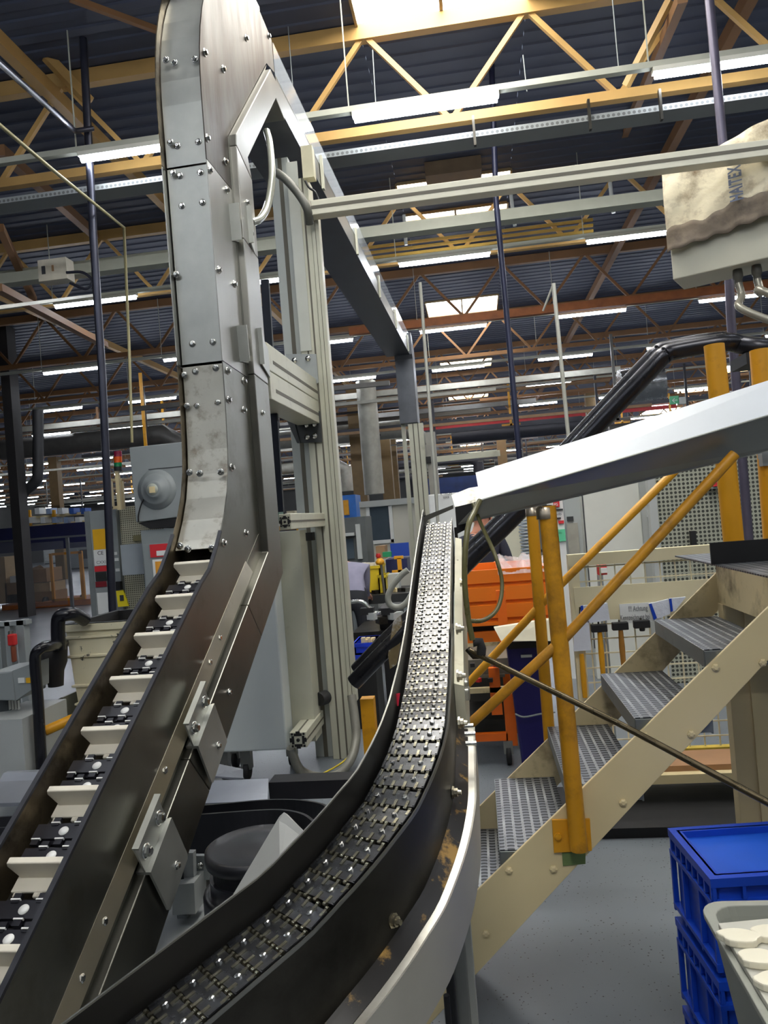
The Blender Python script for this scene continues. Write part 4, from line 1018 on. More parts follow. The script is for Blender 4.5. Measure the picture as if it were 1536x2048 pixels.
# ================================================================== left background: electrical cabinet and fan unit
Y1 = 10.0
ec = pempty('electrical_cabinet', 'tall grey electrical cabinet with yellow, CE and red labels, left of the fan unit', 'cabinet', 178, 1330, 240, Y1, 0)
ppart('cabinet_body', 178, 1020, 240, 1240, Y1, .5, grey_paint, ec, 0, .01)
ppart('door_edge', 176, 1022, 186, 1240, Y1 - .01, .01, mat('cabinet edge', s(112, 118, 120), .5), ec, .02)
for nm, x0, y0, x1, y1, m in (('yellow_label', 186, 1058, 214, 1099, lab_y), ('white_label', 188, 1099, 216, 1131, lab_w), ('red_label', 189, 1132, 213, 1143, lab_r), ('black_label', 191, 1144, 213, 1162, lab_k), ('dark_red_label', 191, 1163, 213, 1174, mat('dark red label', s(120, 24, 34), .5)), ('white_panel', 195, 1185, 222, 1228, lab_w)):
    o = ppart(nm, x0, y0, x1, y1, Y1 - .012, .01, m, ec)
words('CE', 195, 1110, Y1 - .015, .075, ink, ec); words('CXXI', 193, 1128, Y1 - .015, .06, mat('grey ink', s(120, 124, 126), .6), ec)
for p in ((226, 1104, lab_w), (229, 1116, lab_w), (231, 1137, lab_w), (221, 1128, mat('small green label', s(120, 170, 110), .5))): ppart('small_label', p[0], p[1], p[0] + 8, p[1] + 6, Y1 - .012, .01, p[2], ec)
ppart('switch_block', 218, 1164, 240, 1180, Y1 - .08, .08, blk, ec)
# warning board leaning there
ws = MB(); ws.prism([at(*p, Y1 - .25) for p in ((232, 1182), (246, 1180), (257, 1212), (236, 1214))], (0, .03, 0)); ws_o = ws.build('warning_board', mat('warning yellow', s(226, 208, 30), .5))
tag(ws_o, 'yellow warning board standing at the foot of the labelled electrical cabinet', 'sign'); MB().bb(at(240, 1202, Y1 - .26), at(247, 1190, Y1 - .252)).build('black_symbol', ink, ws_o)
# stack light
sl_ = pempty('stack_light', 'red, amber and green signal tower beside the dark pole on the left', 'signal light', 228, 950, 240, 9.6)
for nm, y0, y1, m in (('red_lens', 902, 913, mat('red lens', s(120, 20, 50), .25)), ('amber_lens', 913, 925, mat('amber lens', s(206, 84, 20), .25)), ('green_lens', 925, 933, mat('green lens', s(24, 116, 70), .25)), ('black_base', 933, 941, blk)):
    a, b2, lo, hi = prect(225, y0, 240, y1, 9.6); MB().lathe([((b2 - a) / 2, lo), ((b2 - a) / 2, hi)], ((a + b2) / 2, 9.65, 0), n=16).build(nm, m, sl_)
a, b2, lo, hi = prect(230, 941, 237, 1020, 9.6); MB().bb((a, 9.63, lo), (b2, 9.68, hi)).build('stem', cream, sl_)
fr = MB()
for x0, y0, x1, y1 in ((219, 957, 224, 1018), (238, 962, 246, 1018), (219, 957, 240, 962), (222, 1012, 240, 1018)): pbox(fr, x0, y0, x1, y1, 9.75, .05)
tag(fr.build('bracket_frame', cream), 'small cream open frame behind the signal tower', 'frame')
# perforated cream machine guard
gd_ = pempty('machine_guard', 'cream perforated guard panel between the electrical cabinet and the fan unit', 'guard panel', 243, 1330, 300, 10.1, 0)
ppart('perforated_sheet', 242, 1010, 330, 1240, 10.1, .05, perf_c, gd_, 0)
ppart('louvre', 266, 1070, 288, 1082, 10.05, .05, mat('dull brass', s(150, 142, 104), .4, .5), gd_)
# fan unit
Y2 = 9.3
fu = pempty('fan_unit', 'grey cabinet with a round fan motor, just left of the steel conveyor', 'fan unit', 262, 1330, 372, Y2, 0)
a, b2, lo, hi = prect(258, 893, 380, 1046, Y2)
MB().prism([at(*p, Y2) for p in ((258, 895), (380, 882), (390, 1030), (272, 1045))], (0, .9, 0)).build('fan_housing', grey_paint, fu, bevel=.012)
MB().bar(at(297, 939, Y2 - .004), at(372, 932, Y2 - .004), .004, .01).build('panel_seam', ink, fu)
c = at(314, 979, Y2); k_ = Y2 / 1500
Rm = M.Rotation(pi / 2, 3, 'X')
MB().lathe([(42 * k_, 0), (42 * k_, .008), (35 * k_, .012), (33 * k_, .05), (29 * k_, .075), (19 * k_, .08), (18 * k_, .11), (14 * k_, .118), (.001, .118)], c, Rm, n=36).build('fan_motor', grey_paint, fu)
MB().lathe([(12 * k_, .117), (12 * k_, .125), (.001, .125)], c + V((-.01, 0, 0)), Rm, n=20).build('motor_cap', mat('pale motor cap', s(172, 176, 166), .5), fu)
MB().bb(c + V((-.045, -.135, -.045)), c + V((.03, -.124, .035))).build('motor_tag', cream, fu)
MB().tube(smooth_path([at(289, 996, Y2 - .03), at(282, 1010, Y2 - .04), at(277, 1030, Y2 - .03), at(277, 1044, Y2 - .02)], 5), .009, 6).build('cable', blk, fu)
MB().prism([at(*p, Y2 + .02) for p in ((276, 1046), (392, 1030), (392, 1050), (300, 1058))], (0, .7, 0)).build('dark_gap', blk, fu)
ppart('lower_cabinet', 288, 1056, 400, 1240, Y2 + .05, .7, mat('lower cabinet grey', s(126, 133, 135), .45, 0, .04), fu, 0)
ppart('door', 291, 1084, 396, 1236, Y2 + .03, .02, mat('lower cabinet door', s(132, 139, 141), .45, 0, .04), fu)
ppart('red_label', 300, 1088, 336, 1114, Y2 + .015, .012, lab_r, fu); ppart('white_stripe', 313, 1101, 336, 1111, Y2 + .008, .008, lab_w, fu)
ppart('orange_label', 306, 1118, 345, 1160, Y2 + .015, .012, lab_w, fu); ppart('orange_field', 311, 1122, 345, 1150, Y2 + .008, .008, mat('orange label', s(230, 160, 50), .5), fu)
tb2 = ppart('terminal_box', 242, 1088, 291, 1150, 9.55, .25, mat('light grey terminal box', s(146, 154, 160), .45, 0, .03), None, None, .008)
tag(tb2, 'light grey terminal box on the perforated guard left of the red label', 'box')
# ================================================================== fence, cart and boxes far left
YF2 = 18.5
fc_ = pempty('safety_fence', 'grey safety fence with clear panels in front of stacked cartons on the left', 'fence', 0, 1215, 180, YF2, 0)
fm = mat('fence grey', s(104, 108, 112), .5, .2, .05)
for k, (x, y) in enumerate(((45, 1080), (133, 1074), (-30, 1086))):
    a = at(x, y, YF2); MB().bb((a.x - .04, YF2, 0), (a.x + .04, YF2 + .06, a.z)).build('post', fm, fc_)
MB().bar(at(-40, 1086, YF2), at(178, 1070, YF2), .05, .05).build('top_rail', fm, fc_)
cp_ = bpy.data.materials.new('smoky fence sheet'); cp_.use_nodes = True
q_ = cp_.node_tree.nodes['Principled BSDF']; q_.inputs['Base Color'].default_value = (.25, .26, .28, 1); q_.inputs['Alpha'].default_value = .2; q_.inputs['Roughness'].default_value = .25
for x0, x1 in ((-28, 44), (48, 131), (136, 178)): ppart('clear_panel', x0, 1084, x1, 1212, YF2 + .02, .01, cp_, fc_)
yfr = pempty('yellow_gate', 'yellow square gate standing behind the grey fence', 'frame', 101, 1205, 166, 19.2, None)
for x0, y0, x1, y1 in ((101, 1107, 106, 1204), (160, 1103, 167, 1200), (103, 1104, 163, 1109), (105, 1196, 166, 1201)): ppart('bar', x0, y0, x1, y1, 19.2, .06, mat('amber frame', s(196, 132, 24), .5), yfr)
card = mat('brown cardboard', s(146, 116, 84), .8, 0, .1, 3); cardl = mat('pale cardboard', s(176, 152, 118), .8, 0, .1, 3)
kart = pempty('platform_cart', 'flat orange-brown cart carrying cartons behind the grey fence', 'cart', 8, 1225, 185, 19.3, 0)
a, b2, lo, hi = prect(8, 1203, 185, 1214, 19.3); MB().bb((a, 19.2, lo), (b2, 20.8, hi)).build('deck', mat('rusty orange deck', s(168, 98, 48), .6), kart)
for x in (50, 93, 168):
    p = at(x, 1222, 19.5); MB().lathe([(.1, -.04), (.14, -.03), (.14, .03), (.1, .04)], (p.x, 19.5, .14), M.Rotation(pi / 2, 3, 'Y') , n=16).build('wheel', rubber, kart)
for nm, lab, x0, y0, x1, y1, m in (('carton', 'brown carton with its flaps up on the cart', 55, 1138, 93, 1165, card), ('carton', 'wide brown carton at the left on the cart', 10, 1165, 46, 1190, card), ('carton', 'pale carton below the one with raised flaps', 60, 1166, 100, 1184, cardl), ('carton', 'lowest brown carton standing on the cart deck', 66, 1184, 104, 1204, card), ('tray', 'black tray on the cart left of the lowest carton', 15, 1188, 64, 1204, blk), ('carton', 'pale carton stack cut by the left edge behind the fence', -30, 1115, 12, 1205, cardl)):
    o = pthing(nm, lab, 'box', x0, y0, x1, y1, 19.6, .8, m, hi + .002 if y1 > 1188 else None)
q = MB(); q.prism([at(*p, 19.9) for p in ((57, 1139), (80, 1130), (93, 1140))], (0, .02, 0)); q.build('flap', card, bpy.data.objects['carton'])
bpy.data.objects['flap'].location = bpy.data.objects['flap'].location
pthing('carton', 'white and red printed carton lying on the left cartons', 'box', 20, 1152, 46, 1166, 19.6, .7, lab_w)
# dark blue curtain wall and colourful racking behind
pthing('curtain', 'long dark blue curtain hanging behind the grey fence', 'curtain', -40, 1052, 176, 1102, 24, .1, mat('navy curtain', s(24, 28, 70), .8, 0, .2, 2))
racks = pempty('storage_rack', 'far storage rack with blue bins above the dark curtain', 'rack', 36, 1055, 176, 30, None)
bluebin = mat('far blue bin', s(52, 92, 168), .5); 
ppart('shelf', 36, 1046, 176, 1050, 30, .8, cream, racks); ppart('shelf', 60, 1028, 176, 1032, 30, .8, cream, racks)
for x in (55, 104): ppart('upright', x, 1020, x + 6, 1052, 29.9, .1, yellow, racks)
random.seed(11)
for k in range(10):
    x = 58 + k * 11.5; y = 1016 if k % 2 else 1034
    pthing('storage_bin', 'small storage bin on the far rack above the dark curtain', 'bin', x, y, x + 9, y + 12, 29.8, .5, random.choice([bluebin, mat('pale bin', s(150, 170, 200), .5), bluebin, lab_w]), group='bins on the far rack')
# dark structural column and cable drop at far left
pthing('hall_column', 'dark steel hall column rising at the far left', 'column', 15, 640, 33, 1230, 17, .35, mat('sooty column', s(40, 38, 38), .6), 0)
hose('exhaust_duct', 'bent dark exhaust duct between the hall column and the fence', [at(42, 1080, 17.5), at(43, 1010, 17.5), at(48, 985, 17.5), at(70, 965, 17.5), at(76, 940, 17.5), at(76, 820, 17.5)], .13, mat('sooty duct', s(60, 60, 62), .5, .3), 'duct', 12)
# ================================================================== cream bin, black pipe frame, grey motor boxes (left, mid distance)
Yb = 4.9
zt_ = at(200, 1246, Yb).z; xl = at(130, 1250, Yb).x; xr_ = xl + .75
bin_ = thing('cream_bin', 'chipped cream metal bin with horizontal ribs left of the incline', 'bin', ((xl + xr_) / 2, Yb + .3, 0))
chip = mat('chipped cream paint', s(226, 218, 186), .5, 0, .05, 3, dirt=(s(40, 38, 34), 9, .60, .64))
def tring(z, g): return [V((xl - g + (zt_ - z) * .10, Yb - g, z)), V((xr_ + g, Yb - g, z)), V((xr_ + g, Yb + .75 + g, z)), V((xl - g + (zt_ - z) * .10, Yb + .75 + g, z))]
rr = [tring(.06, 0)]
for px in (1440, 1408, 1372, 1313, 1275):
    z = at(150, px, Yb).z; rr += [tring(z - .012, 0), tring(z - .006, .018), tring(z + .006, .018), tring(z + .012, 0)]
rr += [tring(zt_ - .05, 0), tring(zt_ - .045, .02), tring(zt_, .02), tring(zt_, -.01), tring(zt_ - .6, -.012)]
MB().rings(rr).build('body', chip, bin_)
MB().rings([tring(zt_ + .002, .012), tring(zt_ + .006, .012), tring(zt_ + .006, -.03), tring(zt_ - .12, -.03)], cap=False).build('liner', blk, bin_)
# bent black pipe frame and nozzle
bp2 = mat('glossy black tube', s(24, 24, 30), .25, 0, .1)
tag(MB().tube(smooth_path([V((at(92, 1580, 4.4).x, 4.4, 0)), at(84, 1540, 4.4), at(76, 1400, 4.4), at(70, 1320, 4.4), at(80, 1298, 4.4), at(100, 1293, 4.5), at(128, 1287, 4.85)], 5), .034, 12).build('guard_tube', bp2), 'bent black guard tube in front of the cream bin on the left', 'tube')
nz_ = MB().tube(smooth_path([at(118, 1300, 4.7), at(116, 1262, 4.7), at(118, 1236, 4.7), at(132, 1229, 4.7), at(150, 1229, 4.75), at(170, 1240, 4.85)], 5), [.045] * 26, 12); tag(nz_.build('suction_pipe', bp2), 'short black suction pipe bending over the rim of the cream bin', 'pipe')
q = MB(); q.lathe([(.05, 0), (.06, .10), (.085, .16), (.095, .28), (.07, .31), (.001, .31)], at(112, 1372, 4.78), n=18); tag(q.build('black_motor', mat('matt black casting', s(36, 34, 34), .5)), 'black motor casting hanging between the guard tube and the cream bin', 'motor')
gb_ = pempty('motor_box', 'grey terminal box on a motor at the left edge', 'box', 0, 1420, 62, 4.6)
MB().prism([at(*p, 4.4) for p in ((-30, 1348), (24, 1342), (30, 1402), (-30, 1400))], (0, .35, 0)).build('box', grey_paint, gb_, bevel=.01)
MB().prism([at(*p, 4.41) for p in ((24, 1342), (62, 1328), (62, 1380), (30, 1402))], (0, .2, 0)).build('side', grey_paint, gb_)
ppart('label', 36, 1356, 49, 1366, 4.40, .01, lab_w, gb_); ppart('label', 52, 1356, 61, 1366, 4.40, .01, lab_y, gb_)
q = MB(); q.lathe([(.06, 0), (.085, .02), (.085, .15), (.05, .2)], at(14, 1438, 4.6), n=14); q.build('motor_neck', mat('dark grey casting', s(70, 76, 78), .5), gb_)
q = MB()
for k in range(4): q.bb(at(18 + k * 6, 1420, 4.5), at(21 + k * 6, 1400, 4.52))
q.build('white_fins', lab_w, gb_)
pthing('white_pedestal', 'white machine pedestal at the left edge below the terminal box', 'pedestal', -40, 1440, 48, 1545, 4.3, .5, grey_light, 0)
mt = pempty('gear_mount', 'beige-grey gear mount with a round flange behind the black guard tube', 'machine', 48, 1540, 140, 4.86, 0)
MB().prism([at(*p, 4.84) for p in ((60, 1432), (122, 1395), (126, 1395), (126, 1560), (60, 1560))], (0, .3, 0)).build('plate', mat('beige grey casting', s(132, 132, 118), .5), mt)
q = MB(); q.lathe([(.10, 0), (.105, .02), (.105, .05), (.08, .07), (.001, .07)], at(62, 1450, 4.83), M.Rotation(pi / 2, 3, 'X') @ M.Rotation(-.6, 3, 'Y'), n=20); q.build('flange', mat('beige grey casting', s(132, 132, 118), .5), mt)
MB().tube([at(90, 1462, 4.5), at(140, 1440, 4.6), at(190, 1420, 4.7)], .032, 10).build('yellow_bar', yellow, mt)
gf = pempty('machine_stand', 'grey machine frame with a hanging red handle at the left edge', 'frame', 0, 1340, 52, 5.6, 0)
for x0, y0, x1, y1 in ((-10, 1246, 4, 1400), (14, 1244, 24, 1400), (38, 1240, 52, 1400), (-20, 1243, 52, 1252)): ppart('bar', x0, y0, x1, y1, 5.6, .08, grey_paint, gf, 0 if y1 > 1300 else None)
MB().tube([at(21, 1262, 5.55), at(22, 1270, 5.55)], .02, 8).build('hook', steel, gf)
hd_ = ppart('red_handle', 14, 1269, 28, 1292, 5.5, .05, red, gf, None, .01); ppart('brown_grip', 21, 1292, 28, 1325, 5.5, .04, mat('brown grip', s(120, 60, 36), .5), gf, None, .01)
# ================================================================== low loop conveyor, sheets, drum and plate between the conveyors
YT = 3.9
tr_ = pempty('drip_trough', 'wide grey sheet-metal trough lying left and right of the incline', 'trough', 0, 1610, 535, YT, None)
gz = mat('frosted grey sheet', s(158, 162, 170), .45, .5, .15, 3)
zt1 = at(40, 1545, YT + .3).z; zt0 = at(40, 1605, YT - .05).z
q = MB(); xl_ = at(-60, 1580, YT).x; xr2 = at(537, 1580, 3.3).x
q.prism([(xl_, 3.85, zt0), (xl_, 4.15, zt0 + .02), (xl_, 4.2, zt1), (xl_, 4.24, zt1), (xl_, 4.17, zt0 - .02), (xl_, 3.85, zt0 - .02)], (xr2 - xl_ - .6, 0, 0)); q.build('sheet', gz, tr_)
ps = [at(*p, y) for p, y in (((405, 1562), 3.75), ((537, 1557), 3.75), ((535, 1601), 3.55), ((395, 1607), 3.55))]
q = MB(); q.prism(ps, (0, 0, -.01)); tag(q.build('cover_sheet', gz), 'frosted grey cover sheet lying right of the incline behind the drum', 'sheet')
ps = [at(*p, y) for p, y in (((430, 1526), 4.2), ((486, 1538), 4.2), ((486, 1556), 4.1), ((420, 1552), 4.1))]
q = MB(); q.prism(ps, (0, 0, -.01)); tag(q.build('cover_sheet', gz), 'small grey sheet on the floor by the white cabinet castors', 'sheet')
lc = pempty('loop_conveyor', 'low black loop conveyor turning round behind the black drum', 'conveyor', 400, 1660, 640, 3.3, 0)
bm_ = mat('black rail paint', s(38, 38, 42), .4, .2, .15)
def band(pts, h, w_, nm, m=bm_):
    pts = smooth_path(pts, 5); q = MB(); rg = []
    for i, p in enumerate(pts):
        d = (pts[min(i + 1, len(pts) - 1)] - pts[max(i - 1, 0)]); d.z = 0; d.normalize(); sd = V((-d.y, d.x, 0)) * w_
        rg.append([p, p + sd, p + sd - SZ * h, p - SZ * h])
    return q.rings(rg).build(nm, m, lc)
band([at(-80, 1640, 3.4), at(200, 1622, 3.4), at(395, 1612, 3.4), at(520, 1601, 3.4), at(590, 1600, 3.3), at(640, 1608, 3.1), at(664, 1624, 2.9)], .10, .012, 'outer_rail')
band([at(-80, 1660, 3.2), at(200, 1646, 3.2), at(395, 1630, 3.2), at(500, 1622, 3.15), at(560, 1620, 3.05), at(602, 1628, 2.9), at(626, 1644, 2.75)], .22, .012, 'inner_rail')
q = MB(); q.prism([at(*p, y) for p, y in (((380, 1640), 3.2), ((520, 1625), 3.2), ((600, 1628), 3.1), ((650, 1632), 2.9), ((640, 1700), 2.6), ((560, 1710), 2.8), ((380, 1720), 3.0))], (0, 0, -.03)); o = q.build('slide_bed', dark_steel, lc); o.location.z -= .16
for k in range(14):
    p = at(478 + k * 10.5, 1664 - 5 * sin(k / 13 * pi) - .4 * k, 2.95); MB().box(p + V((0, 0, -.13)), (.018, .02, .014), rotz(.4 * k)).build('chain_tooth', kn, lc)
for x in (300, 560): 
    p = at(x, 1640, 3.3); MB().bb((p.x - .03, 3.28, 0), (p.x + .03, 3.34, p.z - .1)).build('leg', bm_, lc)
pthing('black_channel', 'black channel beam behind the loop conveyor running to the slat conveyor', 'beam', 538, 1562, 705, 1598, 3.75, .12, bm_)
# drum
dc = at(512, 1690, 2.55); dr = (dc.x - at(414, 1690, 2.55).x)
dm = mat('black drum', s(30, 31, 36), .35, .1, .2, 8, dirt=(s(90, 92, 96), 10, .66, .75))
drum = thing('black_drum', 'black drum with a domed lid between the two conveyors', 'drum', (dc.x, dc.y, 0))
zl_ = dc.z
MB().lathe([(dr * 1.02, 0), (dr * 1.08, .02), (dr * 1.08, zl_ - .15), (dr * 1.06, zl_ - .14), (dr * .97, zl_ - .14), (dr * .93, zl_ - .15), (dr * .93, zl_ - .09)], dc - V((0, 0, zl_)), n=40).build('body', dm, drum)
MB().lathe([(dr * .86, zl_ - .10), (dr * .86, zl_ - .05), (dr * .98, zl_ - .04), (dr, zl_ - .02), (dr * .99, zl_), (dr * .93, zl_ + .004), (dr * .86, zl_ - .004), (dr * .5, zl_ + .006), (.001, zl_ + .008)], dc - V((0, 0, zl_)), n=40).build('lid', dm, drum)
# grey triangular plate, grey bracket box
gpz = mat('grey galvanised plate', s(158, 160, 158), .5, .4, .06, 5)
q = MB(); q.prism([at(*p, y) for p, y in (((558, 1634), 2.05), ((566, 1627), 2.05), ((573, 1631), 2.05), ((640, 1700), 1.75), ((560, 1760), 1.6), ((430, 1850), 1.65))], (.002, .004, .002)); tag(q.build('deflector_plate', gpz), 'grey triangular plate standing in front of the black drum', 'plate')
bx_ = pempty('grey_bracket_box', 'small grey bracket box between the incline and the black drum', 'bracket', 344, 1830, 388, 2.75, None)
q = MB(); q.prism([at(*p, 2.75) for p in ((366, 1706), (386, 1706), (388, 1766), (345, 1770))], (0, .03, 0)); q.build('upright_plate', grey_light, bx_)
q = MB(); q.prism([at(*p, 2.70) for p in ((345, 1770), (388, 1766), (391, 1828), (345, 1830))], (0, .12, 0)); q.build('box', grey_light, bx_)
MB().bb(at(362, 1758, 2.745), at(366, 1744, 2.74)).build('slot', ink, bx_)
q = MB(); q.prism([at(*p, 2.8) for p in ((388, 1712), (420, 1712), (420, 1760), (388, 1760))], (0, .02, 0)); q.build('rear_plate', grey_paint, bx_)
MB().bb((at(366, 1800, 2.76).x - .02, 2.74, 0), (at(366, 1800, 2.76).x + .02, 2.78, at(366, 1828, 2.75).z)).build('leg', grey_paint, bx_)
q = MB(); q.lathe([(.012, 0), (.012, .01), (.001, .012)], at(401, 1730, 2.79), M.Rotation(pi / 2, 3, 'X'), n=8); q.build('bolt', bolt_m, bx_)
# long grey panel under the incline reaching the floor
q = MB(); q.prism([at(*p, y) for p, y in (((330, 1800), 2.9), ((465, 1800), 2.9), ((470, 1960), 2.4), ((250, 2040), 2.1))], (0, .0, -.02)); tag(q.build('floor_sheet', mat('pale floor sheet', s(140, 144, 144), .5, 0, .05)), 'pale grey sheet lying low beneath the incline', 'sheet')
# ================================================================== centre background seen between column and slat conveyor
bo_m = mat('ivory booth panel', s(206, 203, 190), .5, 0, .04, 2)
bo = pempty('white_booth', 'white booth with a dark window behind the far profile stand', 'booth', 722, 1150, 860, 15, 0)
a, b2, lo, hi = prect(724, 1003, 905, 1140, 15); MB().bb((a, 15, 0), (b2, 17, hi)).build('body', bo_m, bo)
ppart('roof_edge', 718, 996, 905, 1008, 14.9, 2.2, grey_light, bo)
dw = mat('dark booth window', s(70, 82, 92), .08, 0, .05)
ppart('window', 740, 1012, 784, 1082, 14.97, .03, dw, bo)
for x0, y0, x1, y1 in ((734, 1008, 741, 1088), (779, 1006, 786, 1085), (736, 1007, 784, 1013), (739, 1080, 788, 1087)): ppart('window_frame', x0, y0, x1, y1, 14.94, .05, lab_w, bo)
wb = pempty('white_machine', 'white machine housing with small print seen beyond the end of the slat conveyor', 'machine', 862, 1120, 960, 11, 0)
a, b2, lo, hi = prect(860, 983, 1010, 1100, 11); MB().bb((a, 11, 0), (b2, 12.5, hi)).build('housing', lab_w, wb, bevel=.02)
words('E TECH', 881, 990, 10.98, .05, ink, wb); words('SERIE', 886, 997, 10.98, .04, ink, wb)
MB().bb((b2 - .35, 10.97, .9), (b2 - .05, 11, hi - .12)).build('door', grey_light, wb)
# grey machine with bright upright beside the worker
gm_ = pempty('grey_machine', 'dark grey machine with a bright upright just right of the cream column', 'machine', 684, 1190, 735, 9.5, 0)
ppart('body', 686, 1034, 736, 1200, 9.6, .6, mat('dark machine grey', s(84, 88, 88), .5), gm_, 0)
ppart('bright_upright', 713, 1048, 722, 1118, 9.55, .05, grey_light, gm_); ppart('window', 688, 1078, 708, 1118, 9.58, .03, dw, gm_); ppart('shelf', 686, 1066, 708, 1072, 9.5, .1, grey_light, gm_)
bs = pempty('blue_press', 'far blue press with yellow trim right of the cream column', 'machine', 684, 1040, 712, 22, 0)
ppart('body', 680, 990, 713, 1060, 22, 1, mat('press blue', s(38, 106, 188), .5), bs, 0); ppart('trim', 687, 1000, 697, 1030, 21.9, .1, yellow, bs)
# bench with yellow bins, blue board, parts
bn = pempty('work_bench', 'dark work bench carrying yellow bins beside the grey-shirted worker', 'bench', 715, 1330, 830, 8, 0)
a, b2, lo, hi = prect(690, 1186, 835, 1203, 8.2); MB().bb((a, 8.0, lo), (b2, 8.9, hi)).build('bench_top', mat('dark bench top', s(52, 54, 54), .4, .3), bn)
for x in (a + .1, b2 - .15):
    for y in (8.05, 8.8): MB().bb((x, y, 0), (x + .06, y + .06, lo)).build('leg', grey_paint, bn)
MB().bb((a + .1, 8.03, lo - .35), (b2 - .1, 8.07, lo - .28)).build('stretcher', grey_paint, bn)
ztop_ = hi
ylw = mat('yellow bin plastic', s(222, 196, 40), .45, 0, .05)
def openbin(name, lab, x0, y0, x1, y1, Y, d, m, cat='bin', group=None, z0=None):
    a, b2, lo, hi = prect(x0, y0, x1, y1, Y); lo = z0 if z0 is not None else lo
    t = thing(name, lab, cat, ((a + b2) / 2, Y + d / 2, lo), group); q = MB(); w_ = .015
    q.bb((a, Y, lo), (b2, Y + d, lo + .01)); q.bb((a, Y, lo), (b2, Y + w_, hi)); q.bb((a, Y + d - w_, lo), (b2, Y + d, hi)); q.bb((a, Y, lo), (a + w_, Y + d, hi)); q.bb((b2 - w_, Y, lo), (b2, Y + d, hi))
    q.build('shell', m, t); r = MB()
    for yy in (Y - .012, Y + d - w_): r.bb((a - .012, yy, hi - .03), (b2 + .012, yy + w_ + .012, hi))
    for xx in (a - .012, b2 - w_): r.bb((xx, Y, hi - .03), (xx + w_ + .012, Y + d, hi))
    r.build('rim', m, t); return t
openbin('yellow_bin', 'big yellow bin on the bench in front of the grey-shirted worker', 720, 1132, 762, 1186, 8.25, .4, ylw)
openbin('yellow_bin', 'lower yellow bin nearest the hose loop on the bench', 757, 1150, 772, 1187, 8.15, .3, ylw)
for k in range(4): pthing('parts_bag', 'white bag of parts lying in the yellow bin', 'bag', 722 + k * 9, 1126, 730 + k * 9, 1134, 8.4, .1, white_pl, group='bags in the yellow bin')
pl_ = pempty('signal_post', 'thin steel post with a yellow knob on the bench', 'post', 762, 1190, 772, 8.05)
MB().tube([at(769, 1187, 8.05), at(762, 1128, 8.05)], .014, 8).build('post', steel, pl_); q = MB(); q.lathe([(.001, -.04), (.045, -.03), (.05, .0), (.03, .03), (.001, .04)], at(760, 1123, 8.05), n=14); q.build('yellow_knob', yellow, pl_); q = MB(); q.lathe([(.02, 0), (.03, .02), (.02, .05)], at(757, 1116, 8.05), n=10); q.build('red_cap', red, pl_)
pthing('blue_board', 'blue board standing behind the bench left of the far stand', 'board', 781, 1086, 818, 1113, 9.2, .03, mat('royal blue board', s(22, 60, 150), .5))
ty = MB(); pbox(ty, 788, 1112, 806, 1118, 8.8, .05); pbox(ty, 795, 1116, 803, 1146, 8.8, .05); pbox(ty, 784, 1140, 812, 1147, 8.8, .05); tag(ty.build('yellow_stand', yellow), 'small yellow stand under the blue board', 'stand')
pthing('green_fixture', 'green fixture lying left of the blue board', 'fixture', 765, 1104, 782, 1114, 8.9, .1, mat('bright green', s(24, 130, 84), .5))
pthing('navy_crate', 'dark navy crate under the blue board', 'crate', 772, 1118, 815, 1146, 9.1, .4, mat('dark navy', s(26, 34, 76), .5))
pthing('grey_case', 'small grey case on the bench beside the hose loop', 'case', 775, 1148, 798, 1186, 8.3, .2, grey_light)
pthing('brown_carton', 'brown carton stacked behind the bench below the booth window', 'box', 752, 1092, 770, 1118, 9.6, .3, card)
hose('hose_loop', 'grey hose hanging in a loop left of the slat conveyor', [at(816, 1140, 4.6), at(803, 1150, 4.6), at(785, 1172, 4.6), at(776, 1194, 4.6), at(782, 1211, 4.6), at(800, 1214, 4.6), at(814, 1204, 4.6), at(826, 1185, 4.6)], .019, mat('pale grey hose', s(150, 152, 142), .4))
random.seed(5)
for k in range(14):
    x = 724 + 7 * k; p = at(x, 1187, 8.2)
    tag(MB().box((p.x, 8.15 + random.uniform(0, .3), ztop_ + .02), (.06, .06, .04), rotz(k)).build('metal_part', random.choice([steel, dark_steel, cream])), 'small metal part lying on the dark work bench', 'metal part', 'parts on the work bench')
# lower machine clutter and blue crates by the worker's feet
mc = pempty('assembly_machine', 'black assembly machine with levers below the bench, left of the slat conveyor', 'machine', 702, 1390, 830, 6.6, 0)
a, b2, lo, hi = prect(705, 1262, 830, 1280, 6.6); MB().bb((a, 6.6, lo), (b2, 7.3, hi)).build('table', dark_steel, mc)
a2, b3, lo2, hi2 = prect(758, 1215, 800, 1262, 6.7); MB().bb((a2, 6.7, hi), (b3, 7.1, hi2)).build('head', blk, mc, bevel=.01)
MB().bb((a + .1, 6.65, 0), (a + .2, 6.75, lo)).build('leg', blk, mc); MB().bb((b2 - .3, 6.65, 0), (b2 - .15, 6.8, lo)).build('leg', blk, mc)
MB().tube(smooth_path([at(702, 1204, 6.6), at(722, 1203, 6.6), at(735, 1212, 6.6), at(748, 1228, 6.6), at(760, 1226, 6.6)], 4), .018, 8).build('chrome_lever', bolt_m, mc)
for k in range(6):
    p = at(735 + k * 14, 1222 + (k % 3) * 9, 6.62); MB().box((p.x, 6.62, p.z), (.12, .08, .06), rotz(k)).build('machine_block', [blk, grey_light, dark_steel][k % 3], mc)
ppart('red_block', 784, 1222, 790, 1236, 6.6, .04, red, mc)
openbin('blue_parts_crate', 'upper blue crate by the feet of the grey-shirted worker', 708, 1286, 750, 1308, 6.0, .35, mat('bright blue crate', s(24, 58, 200), .4), 'crate')
openbin('blue_parts_crate', 'lower blue crate by the feet of the grey-shirted worker', 708, 1309, 750, 1334, 6.0, .35, MATS['bright blue crate'], 'crate')
